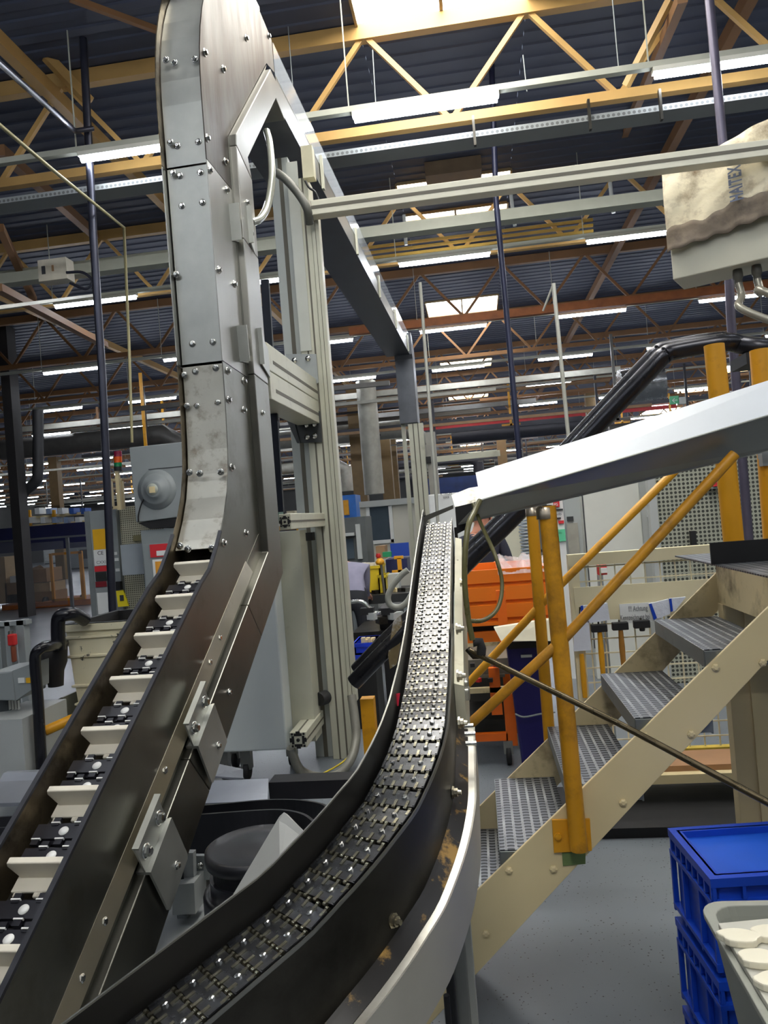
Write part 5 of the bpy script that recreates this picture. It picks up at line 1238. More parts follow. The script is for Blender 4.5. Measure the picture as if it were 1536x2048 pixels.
pthing('crate_stand', 'dark stand under the two blue crates', 'stand', 706, 1335, 752, 1350, 6.0, .35, blk, 0)
for k in range(5): pthing('paper_bag', 'cream parts bag in the upper blue crate', 'bag', 722 + k * 5, 1276 + (k % 2) * 4, 730 + k * 5, 1288, 6.1 + .03 * k, .05, cream, group='bags in the blue crate')
pipe_m = MB(); pipe_m.prism([at(*p, 3.7) for p in ((786, 1244), (800, 1232), (806, 1262), (792, 1330), (780, 1338), (776, 1310))], (0, .05, 0)); tag(pipe_m.build('pipe_bracket', mat('rusty worn bracket', s(150, 132, 96), .4, .5, .3, 12, dirt=(s(210, 210, 206), 10, .5, .6))), 'worn rusty bracket holding the ends of the black pipes beside the slat conveyor', 'bracket')
# ================================================================== right: orange container, bins, cart
YO = 5.6
oc = pempty('orange_container', 'orange steel container with horizontal ribs behind the slat conveyor', 'container', 928, 1290, 1098, YO, .75)
a, b2, lo, hi = prect(926, 1140, 1098, 1252, YO)
zs_ = [at(1000, y, YO).z for y in (1250, 1240, 1236, 1206, 1202, 1170, 1166, 1138)]
q = MB(); prof = []
for k, z in enumerate(zs_):
    prof.append((YO + (.03 if k in (1, 2, 3, 4, 5, 6) and k % 2 == 0 else 0), z))
pr = [(YO, zs_[0])]
for yv in (1238, 1203, 1167):
    z = at(1010, yv, YO).z; pr += [(YO, z - .02), (YO + .025, z - .012), (YO + .025, z + .004), (YO, z + .012)]
pr += [(YO, zs_[-1]), (YO + .03, zs_[-1]), (YO + .04, zs_[0])]
q.prism([(a, y, z) for y, z in pr], (b2 - a, 0, 0)); q.build('front_panel', orange, oc)
MB().bb((a, YO + .03, zs_[0]), (a + .03, YO + .8, zs_[-1])).build('side_panel', orange, oc); MB().bb((b2 - .03, YO + .03, zs_[0]), (b2, YO + .8, zs_[-1])).build('side_panel', orange, oc)
MB().bb((a, YO + .77, zs_[0]), (b2, YO + .8, zs_[-1])).build('rear_panel', orange, oc); MB().bb((a, YO + .03, zs_[0]), (b2, YO + .8, zs_[0] + .03)).build('floor_panel', orange, oc)
MB().bb(at(993, 1190, YO - .006), at(1007, 1186, YO)).build('white_sticker', lab_w, oc)
oc2 = pempty('orange_container_lower', 'dark-shaded orange container standing below the ribbed one', 'container', 928, 1300, 1060, YO + .05, .35)
oc2.name = 'orange_box'
ppart('front_panel', 926, 1262, 1050, 1284, YO + .06, .7, orange, oc2); ppart('foot', 930, 1250, 1090, 1262, YO + .1, .6, blk, oc2); ppart('base', 926, 1284, 1052, 1296, YO + .05, .7, cream_dirty, oc2)
pthing('container_stand', 'dark rack carrying the orange containers', 'stand', 926, 1297, 1060, 1330, YO + .1, .6, mat('dark rack', s(50, 48, 44), .5), 0)
film = bpy.data.materials.new('clear plastic film'); film.use_nodes = True
fb_ = film.node_tree.nodes['Principled BSDF']; fb_.inputs['Base Color'].default_value = (.85, .87, .9, 1); fb_.inputs['Alpha'].default_value = .3; fb_.inputs['Roughness'].default_value = .2
g = []
for j in range(7):
    g.append([V((at(1000, 1130, YO).x + .42 * i / 16 - .02, YO - .02 + .10 * j, zs_[-1] + .02 + .05 * sin(i * .9 + j) * (j > 0) + .04 * (j == 1) - (.06 if j == 0 else 0))) for i in range(17)])
o = MB().rings(g, cap=False, closed=False, smooth=True).build('plastic_film', film, fix=False); tag(o, 'crumpled clear plastic film lying over the orange container', 'film')
# blue waste bin with board on top
YW = 4.75
bw = pempty('blue_bin', 'tall dark blue bin with a black rim behind the yellow handrail posts', 'bin', 1022, 1500, 1096, YW, 0)
xa_, xb_, lo, hi = prect(1024, 1284, 1100, 1500, YW); lo = .06
q = MB(); q.hexa([(xa_ + .03, YW + .03, lo), (xb_ - .02, YW + .03, lo), (xb_ - .02, YW + .2, lo), (xa_ + .03, YW + .2, lo), (xa_ - .01, YW, hi), (xb_ + .01, YW, hi), (xb_ + .01, YW + .23, hi), (xa_ - .01, YW + .23, hi)]); q.build('body', navy, bw, bevel=.015)
ppart('black_rim', 1015, 1282, 1104, 1296, YW - .02, .27, blk, bw); ppart('handle', 1042, 1310, 1064, 1315, YW - .015, .02, grey_light, bw)
MB().tube(smooth_path([at(1030, 1428, YW - .02), at(1048, 1434, YW - .03), at(1080, 1428, YW - .03), at(1110, 1424, YW - .02)], 4), .006, 6).build('cord', grey_paint, bw)
for x in (xa_ + .06, xb_ - .06): MB().lathe([(.04, -.02), (.055, -.015), (.055, .015), (.04, .02)], (x, YW + .05, .056), M.Rotation(pi / 2, 3, 'Y'), n=16).build('wheel', rubber, bw)
ob_ = MB(); ob_.prism([at(*p, y) for p, y in (((988, 1256), YW - .1), ((1105, 1238), YW - .05), ((1110, 1282), YW - .12), ((1002, 1282), YW - .15))], (0, .06, 0)); tag(ob_.build('cream_board', mat('cream board', s(214, 208, 184), .6)), 'cream board lying across the dark blue bin', 'board')
# orange cart
YA = 5.0
cart = pempty('orange_cart', 'orange tube cart with castors between the slat conveyor and the blue bin', 'cart', 940, 1530, 1030, YA, 0)
orm = mat('orange cart paint', s(226, 104, 20), .45)
for x0, y0, x1, y1, d in ((1010, 1388, 1032, 1492, .05), (930, 1468, 1016, 1483, .05), (980, 1336, 1002, 1430, .05), (935, 1376, 1010, 1386, .04)): ppart('tube', x0, y0, x1, y1, YA, d, orm if x0 != 935 else cream_dirty, cart)
ppart('shelf', 930, 1440, 1012, 1446, YA + .02, .5, dark_steel, cart); ppart('shelf', 930, 1350, 1010, 1356, YA + .04, .5, mat('dusty shelf', s(96, 92, 80), .5), cart); ppart('drawer', 936, 1318, 1022, 1350, YA + .05, .5, mat('dirty grey drawer', s(104, 100, 88), .5, 0, .2, 5), cart)
MB().bb((at(1012, 1400, YA).x, YA + .45, .14), (at(1032, 1400, YA).x, YA + .5, 1.1)).build('tube', orm, cart)
for (x, y) in ((1018, YA + .02), (1048, YA + .35), (935, YA + .05)):
    p = at(x, 1512, y); MB().lathe([(.035, -.018), (.062, -.014), (.062, .014), (.035, .018)], (p.x, y, .062), M.Rotation(pi / 2, 3, 'Y'), n=18).build('castor_wheel', rubber, cart); MB().bb((p.x - .03, y - .03, .075), (p.x + .03, y + .03, .16)).build('castor_fork', steel, cart)
q = MB()
for k in range(5):
    p = at(945 + k * 12, 1330 + (k % 2) * 30, YA - .02); q = MB().box(p, (.03, .03, .025), rotz(k)); q.build('clamp', [blk, red, dark_steel][k % 3], cart)
# ================================================================== right background cabinets
YD = 7.6
cabc = pempty('cream_panel_machine', 'cream machine panel with a coiled air hose behind the dark-shirted worker', 'machine', 1000, 1140, 1064, 7.9, 0)
ppart('panel', 950, 1030, 1066, 1150, 7.9, .6, mat('pale cream panel', s(206, 204, 184), .5, 0, .05), cabc, 0)
MB().prism([at(*p, 7.85) for p in ((988, 1065), (999, 1058), (1000, 1075))], (0, .02, 0)).build('white_tag', lab_w, cabc)
hp = []
for k in range(90):
    t = k / 89; p = at(1046 + 10 * t, 1040 + 90 * t, 7.7); hp.append(p + V((.05 * cos(k * .95), .05 * sin(k * .95), 0)))
tag(MB().tube(hp, .009, 5).build('coil_hose', mat('blue-grey coil hose', s(150, 160, 170), .4)), 'coiled air hose hanging in front of the cream machine panel', 'hose')
sb_ = pempty('notice_board', 'narrow white notice board with red, black and green labels behind the yellow post', 'notice board', 1104, 1150, 1132, 7.4, 0)
ppart('board', 1100, 998, 1131, 1150, 7.4, .06, lab_w, sb_, 0)
for nm, x0, y0, x1, y1, m in (('red_label', 1107, 1001, 1119, 1014, lab_r), ('black_label', 1104, 1018, 1126, 1021, lab_k), ('black_label', 1113, 1035, 1122, 1038, lab_k), ('red_label', 1117, 1041, 1128, 1047, lab_r), ('green_label', 1108, 1059, 1131, 1083, lab_g)): ppart(nm, x0, y0, x1, y1, 7.38, .02, m, sb_)
words('85', 1108, 1012, 7.37, .04, lab_w, sb_); words('info', 1112, 1031, 7.38, .035, ink, sb_); words('Info', 1114, 1068, 7.37, .03, mat('dark green ink', s(40, 110, 80), .6), sb_)
lk_ = pempty('grey_locker', 'narrow grey locker with a vent slot right of the notice board', 'locker', 1132, 1150, 1166, 7.5, 0)
ppart('body', 1132, 945, 1163, 1150, 7.5, .5, mat('locker grey', s(168, 174, 174), .45, 0, .03), lk_, 0); ppart('vent', 1134, 1033, 1147, 1042, 7.48, .02, ink, lk_); ppart('poster', 1136, 1046, 1158, 1112, 7.48, .02, mat('faded poster', s(158, 156, 146), .6, 0, .15, 8), lk_)
bwm = pempty('big_white_cabinet', 'large white machine cabinet behind the yellow stair rails', 'cabinet', 1166, 1160, 1300, 7.3, 0)
ppart('body', 1168, 905, 1283, 1165, 7.3, .8, mat('machine white', s(212, 214, 206), .4, 0, .03), bwm, 0, .01); 
o = ppart('grey_side', 1276, 905, 1312, 1165, 7.32, .8, grey_light, bwm, 0); ppart('seam', 1168, 930, 1170, 1160, 7.29, .01, ink, bwm, .3); ppart('switch', 1294, 1019, 1300, 1034, 7.30, .02, lab_w, bwm)
pg = pempty('perforated_guard', 'large grey perforated guard wall at the right behind the stairs', 'guard wall', 1312, 1150, 1545, 7.0, 0)
ppart('perforated_sheet', 1312, 880, 1640, 1150, 7.0, .06, perf_g, pg, 0); ppart('grey_edge', 1300, 900, 1316, 1150, 6.98, .1, grey_light, pg, 0)
pb_ = ppart('push_button_box', 1415, 958, 1475, 976, 6.9, .08, mat('grey button box', s(140, 146, 146), .5), pg); MB().bb(at(1426, 964, 6.88), at(1440, 972, 6.9)).build('red_button', lab_r, pb_)
ppart('latch', 1383, 1062, 1393, 1092, 6.93, .06, blk, pg)
# ================================================================== cream mesh fence with tools
YM = 4.5
mf = pempty('tool_fence', 'cream wire-mesh fence with hanging tools behind the stairs', 'fence', 1125, 1560, 1536, YM, 0)
cfm = mat('cream fence tube', s(214, 204, 168), .5, 0, .05, 3, dirt=(s(150, 130, 90), 6, .66, .9))
xp = at(1136, 1130, YM).x; xr3 = xp + 2.3; zt2 = at(1136, 1110, YM).z; zr2 = zt2 - .06
MB().bb((xp, YM, 0), (xp + .06, YM + .06, zt2)).build('post', cfm, mf); MB().bb((xr3, YM, 0), (xr3 + .06, YM + .06, zt2)).build('post', cfm, mf)
MB().bb((xp, YM - .005, zt2 - .07), (xr3, YM + .06, zt2)).build('top_rail', cfm, mf)
zb1_, zb2_ = at(1200, 1172, YM).z, at(1200, 1240, YM).z
MB().bb((xp + .02, YM - .008, zb2_), (xr3, YM + .004, zb1_)).build('back_board', cfm, mf)
zfl = at(1300, 1500, YM).z
MB().bb((xp, YM, zfl - .05), (xr3, YM + .05, zfl)).build('bottom_rail', mat('yellowish rail', s(206, 178, 70), .5), mf)
wm_ = MB(); x = xp + .1
while x < xr3: wm_.bb((x - .004, YM + .03, zfl), (x + .004, YM + .038, zt2 - .06)); x += .085
z = zfl + .06
while z < zt2 - .08:
    if not (zb2_ < z < zb1_): wm_.bb((xp + .04, YM + .024, z - .004), (xr3, YM + .03, z + .004))
    z += .085
o = wm_.build('wire_mesh', mat('cream wire', s(220, 212, 180), .5), mf)
sg = ppart('sign', 1240, 1206, 1322, 1245, YM - .02, .008, lab_w, None); tag(sg, 'white German warning sign reading Achtung on the cream fence', 'sign')
gi = mat('grey sign ink', s(112, 116, 120), .6, 0, .03)
words('!!! Achtung', 1257, 1223, YM - .022, .044, gi, sg, sx=.55); words('Kennzeichnung bei', 1241, 1241, YM - .022, .044, gi, sg, sx=.5)
def tool(px, y0, y1, y2, lab, gcol, head=True):
    t = pempty('hammer', lab, 'tool', px - 8, y2, px + 8, YM - .05, at(px + 6, y2, YM).z)
    A, B = at(px, y1, YM - .05), at(px + (y2 - y1) * .085, y2, YM - .05)
    MB().tube([A, (A + B) / 2, B], [.013, .017, .014], 8).build('handle', gcol, t)
    if head: h = at(px - 1, y1 - 6, YM - .05); MB().bb(h - V((.045, .02, .022)), h + V((.045, .02, .022))).build('head', blk, t, bevel=.004)
    MB().tube([at(px - 3, y0, YM - .03), at(px - 2, y1 - 8, YM - .04)], .006, 6).build('hook', dark_steel, t)
tool(1163, 1214, 1308, 1395, 'yellow-handled tool hanging below the leftmost cloth on the fence', yellow, False)
tool(1199, 1222, 1262, 1348, 'yellow-handled hammer hanging second from the left on the fence', yellow)
tool(1241, 1240, 1258, 1330, 'brown-handled hammer hanging below the warning sign', mat('brown wood handle', s(160, 112, 44), .5))
tool(1284, 1236, 1254, 1262, 'short black hammer hanging right of the brown-handled one', blk)
def rag(pts, lab):
    q = MB(); q.prism([at(*p, YM - .06) for p in pts], (0, .02, 0)); o = q.build('tool_cloth', mat('blue-white tool cloth', s(206, 210, 220), .8, 0, .06, 9, bump=.4, bscale=30)); tag(o, lab, 'cloth'); return o
r = rag(((1163, 1212), (1215, 1206), (1220, 1240), (1180, 1246), (1160, 1240)), 'pale cloth hanging flat at the left of the warning sign'); MB().prism([at(*p, YM - .066) for p in ((1161, 1212), (1166, 1211), (1168, 1236), (1163, 1238))], (0, .004, 0)).build('blue_hem', blue_pl, r)
rag(((1148, 1245), (1178, 1242), (1183, 1300), (1148, 1303)), 'pale cloth hanging lowest over the leftmost tool')
r = rag(((1298, 1208), (1338, 1198), (1341, 1228), (1308, 1240)), 'pale cloth with blue hems hanging right of the warning sign'); MB().prism([at(*p, YM - .066) for p in ((1298, 1208), (1303, 1207), (1314, 1236), (1308, 1240))], (0, .004, 0)).build('blue_hem', blue_pl, r)
r = rag(((1340, 1197), (1372, 1194), (1350, 1222), (1342, 1224)), 'small pale cloth half hidden by the top stair tread'); MB().prism([at(*p, YM - .066) for p in ((1338, 1198), (1343, 1197), (1346, 1222), (1342, 1224))], (0, .004, 0)).build('blue_hem', blue_pl, r)
rk = pempty('red_valve', 'red and white valve seen through the top of the cream mesh', 'valve', 1195, 1150, 1216, 5.2); ppart('body', 1196, 1130, 1214, 1150, 5.2, .06, red, rk); ppart('white_collar', 1202, 1136, 1214, 1146, 5.18, .03, lab_w, rk); MB().bb(at(1196, 1150, 5.2) , V((at(1206, 1150, 5.2).x, 5.25, 0))).build('stem', grey_paint, rk)
# shelf behind the fence foot and the machine bed, with a black slab as shade under the stairs
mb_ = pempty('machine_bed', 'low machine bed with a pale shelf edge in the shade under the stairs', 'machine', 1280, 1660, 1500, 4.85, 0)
ppart('pale_shelf', 1180, 1548, 1620, 1566, 4.15, .3, cream, mb_); ppart('tan_strip', 1180, 1530, 1620, 1548, 4.2, .25, mat('tan strip', s(160, 120, 84), .6), mb_)
c1 = atz(1085, 1655, 0); c2 = atz(1560, 1655, 0); MB().bb((c1.x, 3.85, 0), (c2.x + .8, 4.44, .05)).build('shade_slab', blk, mb_)  # black slab added in place of the shadow on the floor
MB().bb((c1.x + .25, 4.2, .05), (c1.x + .33, 4.4, at(1300, 1566, 4.15).z)).build('foot', blk, mb_); MB().bb((c2.x, 4.2, .05), (c2.x + .1, 4.4, at(1300, 1566, 4.15).z)).build('foot', blk, mb_)
# ================================================================== poles and pipes hanging from the roof
dp = mat('dark painted pole', s(52, 54, 66), .35, .6, .1); lp2 = mat('pale conduit pole', s(170, 170, 160), .4, .3, .1); yp2 = mat('yellowish rod', s(150, 142, 104), .45, .2)
def pole(name, lab, pts, r, m, cat='pole', n=10): return tag(MB().tube(pts, r, n).build(name, m), lab, cat)
pole('hanging_pole', 'thick dark pole dropping from the roof past the electrical cabinet on the left', [V((at(172, 150, 7.6).x, 7.6, 7.08)), at(187, 480, 7.6), at(205, 760, 7.6), at(225, 1215, 7.6), V((at(232, 1300, 7.6).x, 7.6, 0))], .042, dp)
tag(MB().tube([at(-10, 118, 5.2), at(150, 262, 7.4), at(186, 257, 7.55)], .026, 8).build('conduit_run', dp), 'dark conduit running from the left edge to the thick dark pole', 'conduit')
tag(MB().tube([at(-10, 242, 5.6), at(120, 352, 6.6), at(248, 455, 8.2), at(258, 690, 8.2), at(264, 885, 8.2)], .017, 8).build('conduit_run', yp2), 'thin yellowish conduit bending down into the fan unit', 'conduit')
pole('hanging_rod', 'pale hanging rod above the end of the slat conveyor', [at(840, 565, 9.6), at(870, 955, 9.6), V((at(880, 1150, 9.6).x, 9.6, .0))], .022, lp2)
pole('hanging_rod', 'pale hanging rod with a short brace right of the navy pole', [at(1107, 567, 8.4), at(1138, 884, 8.4), V((at(1170, 1290, 8.4).x, 8.4, 0))], .022, lp2)
pole('hanging_rod', 'short brace at the top of the pale hanging rod', [at(1086, 622, 8.5), at(1107, 567, 8.4)], .012, lp2)
pole('hanging_pole', 'navy blue pole hanging above the bright chute', [V((at(985, 150, 9.2).x, 9.2, 7.08)), at(992, 400, 9.2), at(1018, 680, 9.2), at(1040, 930, 9.2), V((at(1060, 1150, 9.2).x, 9.2, 0))], .036, mat('navy pole', s(34, 38, 62), .4, .3))
pole('hanging_pole', 'purple-grey pole dropping from the roof at the upper right behind the crossbeam', [V((at(1412, -40, 6.4).x, 6.4, 7.0)), at(1447, 300, 6.4), at(1462, 640, 6.4), at(1475, 800, 6.4), V((at(1500, 1120, 6.4).x, 6.4, 0))], .036, mat('purple grey pole', s(84, 80, 96), .4, .4))
for lab, x0, y0, x1, y1, Y in (('thin suspension rod under the second lamp row, left one', 808, 430, 812, 490, 11.5), ('thin suspension rod under the second lamp row, middle one', 1022, 390, 1030, 452, 11.5), ('thin suspension rod under the second lamp row, right one', 1220, 365, 1227, 426, 11.5)):
    tag(MB().tube([at(x0, y0, Y), at(x1, y1, Y)], .03, 6).build('suspension_rod', grey_light), lab, 'rod')
for k, (x0, y0, x1, y1, Y) in enumerate(((572, 0, 585, 170, 8.), (1225, 0, 1238, 145, 7.5), (745, 100, 753, 235, 8.), (1046, 110, 1054, 183, 7.6))):
    q = MB(); q.tube([at(x0, y0, Y), at(x1, y1, Y)], .006, 5); tag(q.build('suspension_wire', grey_paint), 'thin suspension wire ' + ['above the steel conveyor head', 'above the gap between the two big lamps', 'left of the big lamp under the skylight', 'at the right end of the big lamp under the skylight'][k], 'wire')
# cable trays and ducts across the hall
tray_g = perf('perforated cable tray', s(128, 132, 132), s(84, 86, 86), .05, .016)
def cross(name, lab, cat, p0, Y, h, d, m, x0=None, x1=None, group=None):
    c = at(*p0, Y); a = -.72 * Y if x0 is None else x0; b2 = .42 * Y if x1 is None else x1
    return tag(MB().bb((a, Y, c.z - h / 2), (b2, Y + d, c.z + h / 2)).build(name, m), lab, cat, group)
cross('cable_tray', 'perforated galvanised cable tray just below the first lamp row', 'cable tray', (900, 275), 7.7, .06, .26, tray_g)
for k, px in enumerate((948, 1178, 1320)):
    p = at(px, 262 - (px - 948) * .14, 7.66); tag(MB().bb((p.x - .012, 7.62, p.z - .16), (p.x + .012, 7.67, p.z + .14)).build('tray_hanger', dark_steel), 'dark hanger of the cable tray, ' + ['below the skylight', 'near the right lamp', 'under the right lamp'][k], 'hanger')
cross('pale_duct', 'long pale flat duct crossing behind the crossbeam', 'duct', (1000, 430), 10.4, .15, .2, mat('pale duct', s(170, 172, 156), .5, .1, .05))
cross('pale_duct', 'pale flat duct crossing at the left behind the junction box', 'duct', (200, 528), 11.2, .18, .2, MATS['pale duct'], -8.6, -2.2)
for k in range(3): cross('gas_pipe', ['uppermost', 'middle', 'lowest'][k] + ' of three yellow gas pipes below the second roof truss', 'pipe', (900, 474 + k * 11), 12.2 + .02 * k, .04, .04, mat('yellow gas pipe', s(170, 136, 56), .45), -2.6, 2.2)
cross('red_pipe', 'thin red sprinkler pipe crossing far behind the chute', 'pipe', (1030, 842), 34, .16, .16, mat('sprinkler red', s(190, 28, 36), .45), -4.5, 9)
cross('orange_girder', 'rust-orange girder crossing below the second skylight', 'girder', (960, 633), 15.9, .16, .14, mat('rust girder', s(150, 88, 46), .6, 0, .2), -2.4, 6.5)
bx3 = pempty('junction_box', 'small pale junction box on the ceiling pipe at the left', 'box', 75, 560, 135, 9.6); ppart('body', 76, 517, 133, 560, 9.6, .2, mat('pale box', s(190, 184, 166), .5), bx3); ppart('slot', 83, 532, 90, 548, 9.59, .02, ink, bx3); ppart('label', 103, 530, 107, 542, 9.59, .02, card, bx3)
pthing('roof_box', 'brown wooden box hung under the roof right of the big lamp', 'box', 848, 292, 962, 345, 11.6, .5, mat('brown roof box', s(112, 94, 72), .6, 0, .15))
hose('cable', 'dark cable looping from the small junction box at the left', [at(133, 545, 9.6), at(165, 545, 9.6), at(185, 562, 9.6), at(172, 578, 9.6), at(140, 566, 9.6)], .02, dp, 'cable')
tag(MB().bar(at(-5, 615, 6.0), at(190, 590, 9.0), .03, .03).build('conduit_run', lp2), 'pale conduit passing below the lamps at the far left', 'conduit')
# exit sign and duct drum far right
es = pthing('exit_sign', 'small green emergency exit sign above the chute at the right', 'sign', 1340, 792, 1358, 808, 17, .05, mat('exit green', s(60, 120, 90), .5, emit=.3)); words('←', 1343, 806, 16.98, .16, lab_w, es)
pthing('sign_box', 'grey box beside the emergency exit sign', 'box', 1356, 794, 1372, 808, 17, .1, grey_light)
dd = MB(); A = at(1240, 775, 15); B = at(1325, 762, 15); dd.tube([A, B], .34, 18); tag(dd.build('duct_drum', mat('shiny spiral duct', s(150, 152, 154), .25, .9, .15, 9, bump=.3, bscale=30)), 'shiny round duct piece behind the black pipes', 'duct')
# far hall: many service pipes, hangers, ducts
random.seed(21)
fpm = [mat('far pipe a', s(96, 94, 90), .5, .3), mat('far pipe b', s(150, 148, 138), .5, .2), mat('far pipe c', s(52, 52, 58), .5, .3), mat('far pipe d', s(120, 92, 62), .6)]
for k in range(34):
    Y = random.uniform(15, 58); z = random.uniform(4.2, 5.5); x0 = -.72 * Y + random.uniform(0, .5) * Y; x1 = x0 + random.uniform(.3, .9) * Y
    if x0 < -1.3 < x1 and Y < 16: continue
    hh = random.choice([.06, .08, .1, .16]); tag(MB().bb((x0, Y, z), (x1, Y + hh, z + hh)).build('service_pipe', random.choice(fpm)), 'distant service pipe crossing the hall below the lamp rows', 'pipe', 'distant service pipes')
for k in range(46):
    Y = random.uniform(17, 50); x = random.uniform(-.62 * Y, .36 * Y); z0 = random.uniform(3.4, 4.8)
    if -3 < x < -.8 and Y < 18: continue
    m = random.choice([fpm[0], yellow, truss_old, fpm[2]]); q = MB(); q.bb((x - .035, Y, z0), (x + .035, Y + .06, 5.9)); q.bb((x - .3, Y, z0), (x + .3, Y + .06, z0 + .06)); tag(q.build('pipe_hanger', m), 'distant drop hanger below the roof', 'hanger', 'distant drop hangers')
for k in range(9):
    Y = 20.6 + k * 4; x = -13.7 + (k % 4) * 6 + (.5 * k); 
    tag(MB().tube([(x, Y, 4.6), (x + 5, Y, 4.6), (x + 5.5, Y, 4.3), (x + 5.5, Y, 3.2)], .3, 12).build('air_duct', fpm[k % 3]), 'distant round air duct hanging below the roof', 'duct', 'distant air ducts')
# far columns and machines
colm_b = mat('ochre brown column', s(110, 88, 54), .6, 0, .1)
for k, (px, Y) in enumerate(((722, 24), (778, 30), (790, 32), (1012, 36), (1200, 30), (110, 34), (300, 28))):
    x = at(px, 1000, Y).x; tag(MB().bb((x - .22, Y, 0), (x + .22, Y + .4, 5.95)).build('hall_column', colm_b), 'distant ochre-brown hall column', 'column', 'distant hall columns')
x = at(746, 950, 21).x; tag(MB().tube([(x, 21, 2.4), (x, 21, 5.6)], .28, 14).build('vertical_duct', fpm[1]), 'pale vertical duct above the white booth', 'duct')
mcol = [grey_light, mat('far white', s(200, 202, 198), .5), mat('far blue', s(40, 84, 150), .5), grey_paint, mat('far beige', s(186, 176, 146), .5), mat('far dark', s(58, 60, 62), .5), mat('far green', s(70, 110, 90), .5), yellow]
used = [(at(px, 1000, Y).x - .6, at(px, 1000, Y).x + .6, Y - .5, Y + 1.) for px, Y in ((722, 24), (778, 30), (790, 32), (1012, 36), (1200, 30), (110, 34), (300, 28))] + [(-20, -5, 21, 31.5), (-2, 2, 25.5, 27)]
tries = 0
while tries < 76:
    tries += 1
    Y = random.uniform(21, 66); x = random.uniform(-.66 * Y, .40 * Y); w_ = random.uniform(1.0, 3.2); h = random.uniform(1.2, 2.7); d = random.uniform(.8, 1.8)
    if any(x < u[1] and x + w_ > u[0] and Y - .1 < u[3] and Y + d > u[2] for u in used): continue
    used.append((x - .1, x + w_ + .1, Y - .1, Y + d + .1))
    px = V((x, Y, 0)); q = MB()
    q.bb((x, Y, .1), (x + w_, Y + d, h)); q.k = 1; q.bb((x + .1, Y - .03, .3), (x + w_ * .45, Y, h - .15)); q.k = 2; q.bb((x + w_ * .5, Y - .03, h * .45), (x + w_ * .9, Y, h - .2)); q.k = 1
    q.bb((x + w_ * .2, Y + .1, h), (x + w_ * .6, Y + d * .7, h + random.uniform(.1, .5))); q.k = 2; q.bb((x + .05, Y + .02, 0), (x + w_ - .05, Y + d - .05, .1))
    c0 = random.choice(mcol); tag(q.build('distant_machine', [c0, random.choice(mcol[:5]), mcol[5]]), 'distant machine standing across the hall floor', 'machine', 'distant machines')
cross('blue_banner', 'far dark blue rack front beyond the white machine', 'rack', (915, 975), 26, .75, .5, mat('rack blue', s(34, 60, 120), .5, 0, .25, 3), -1.6, 1.2)
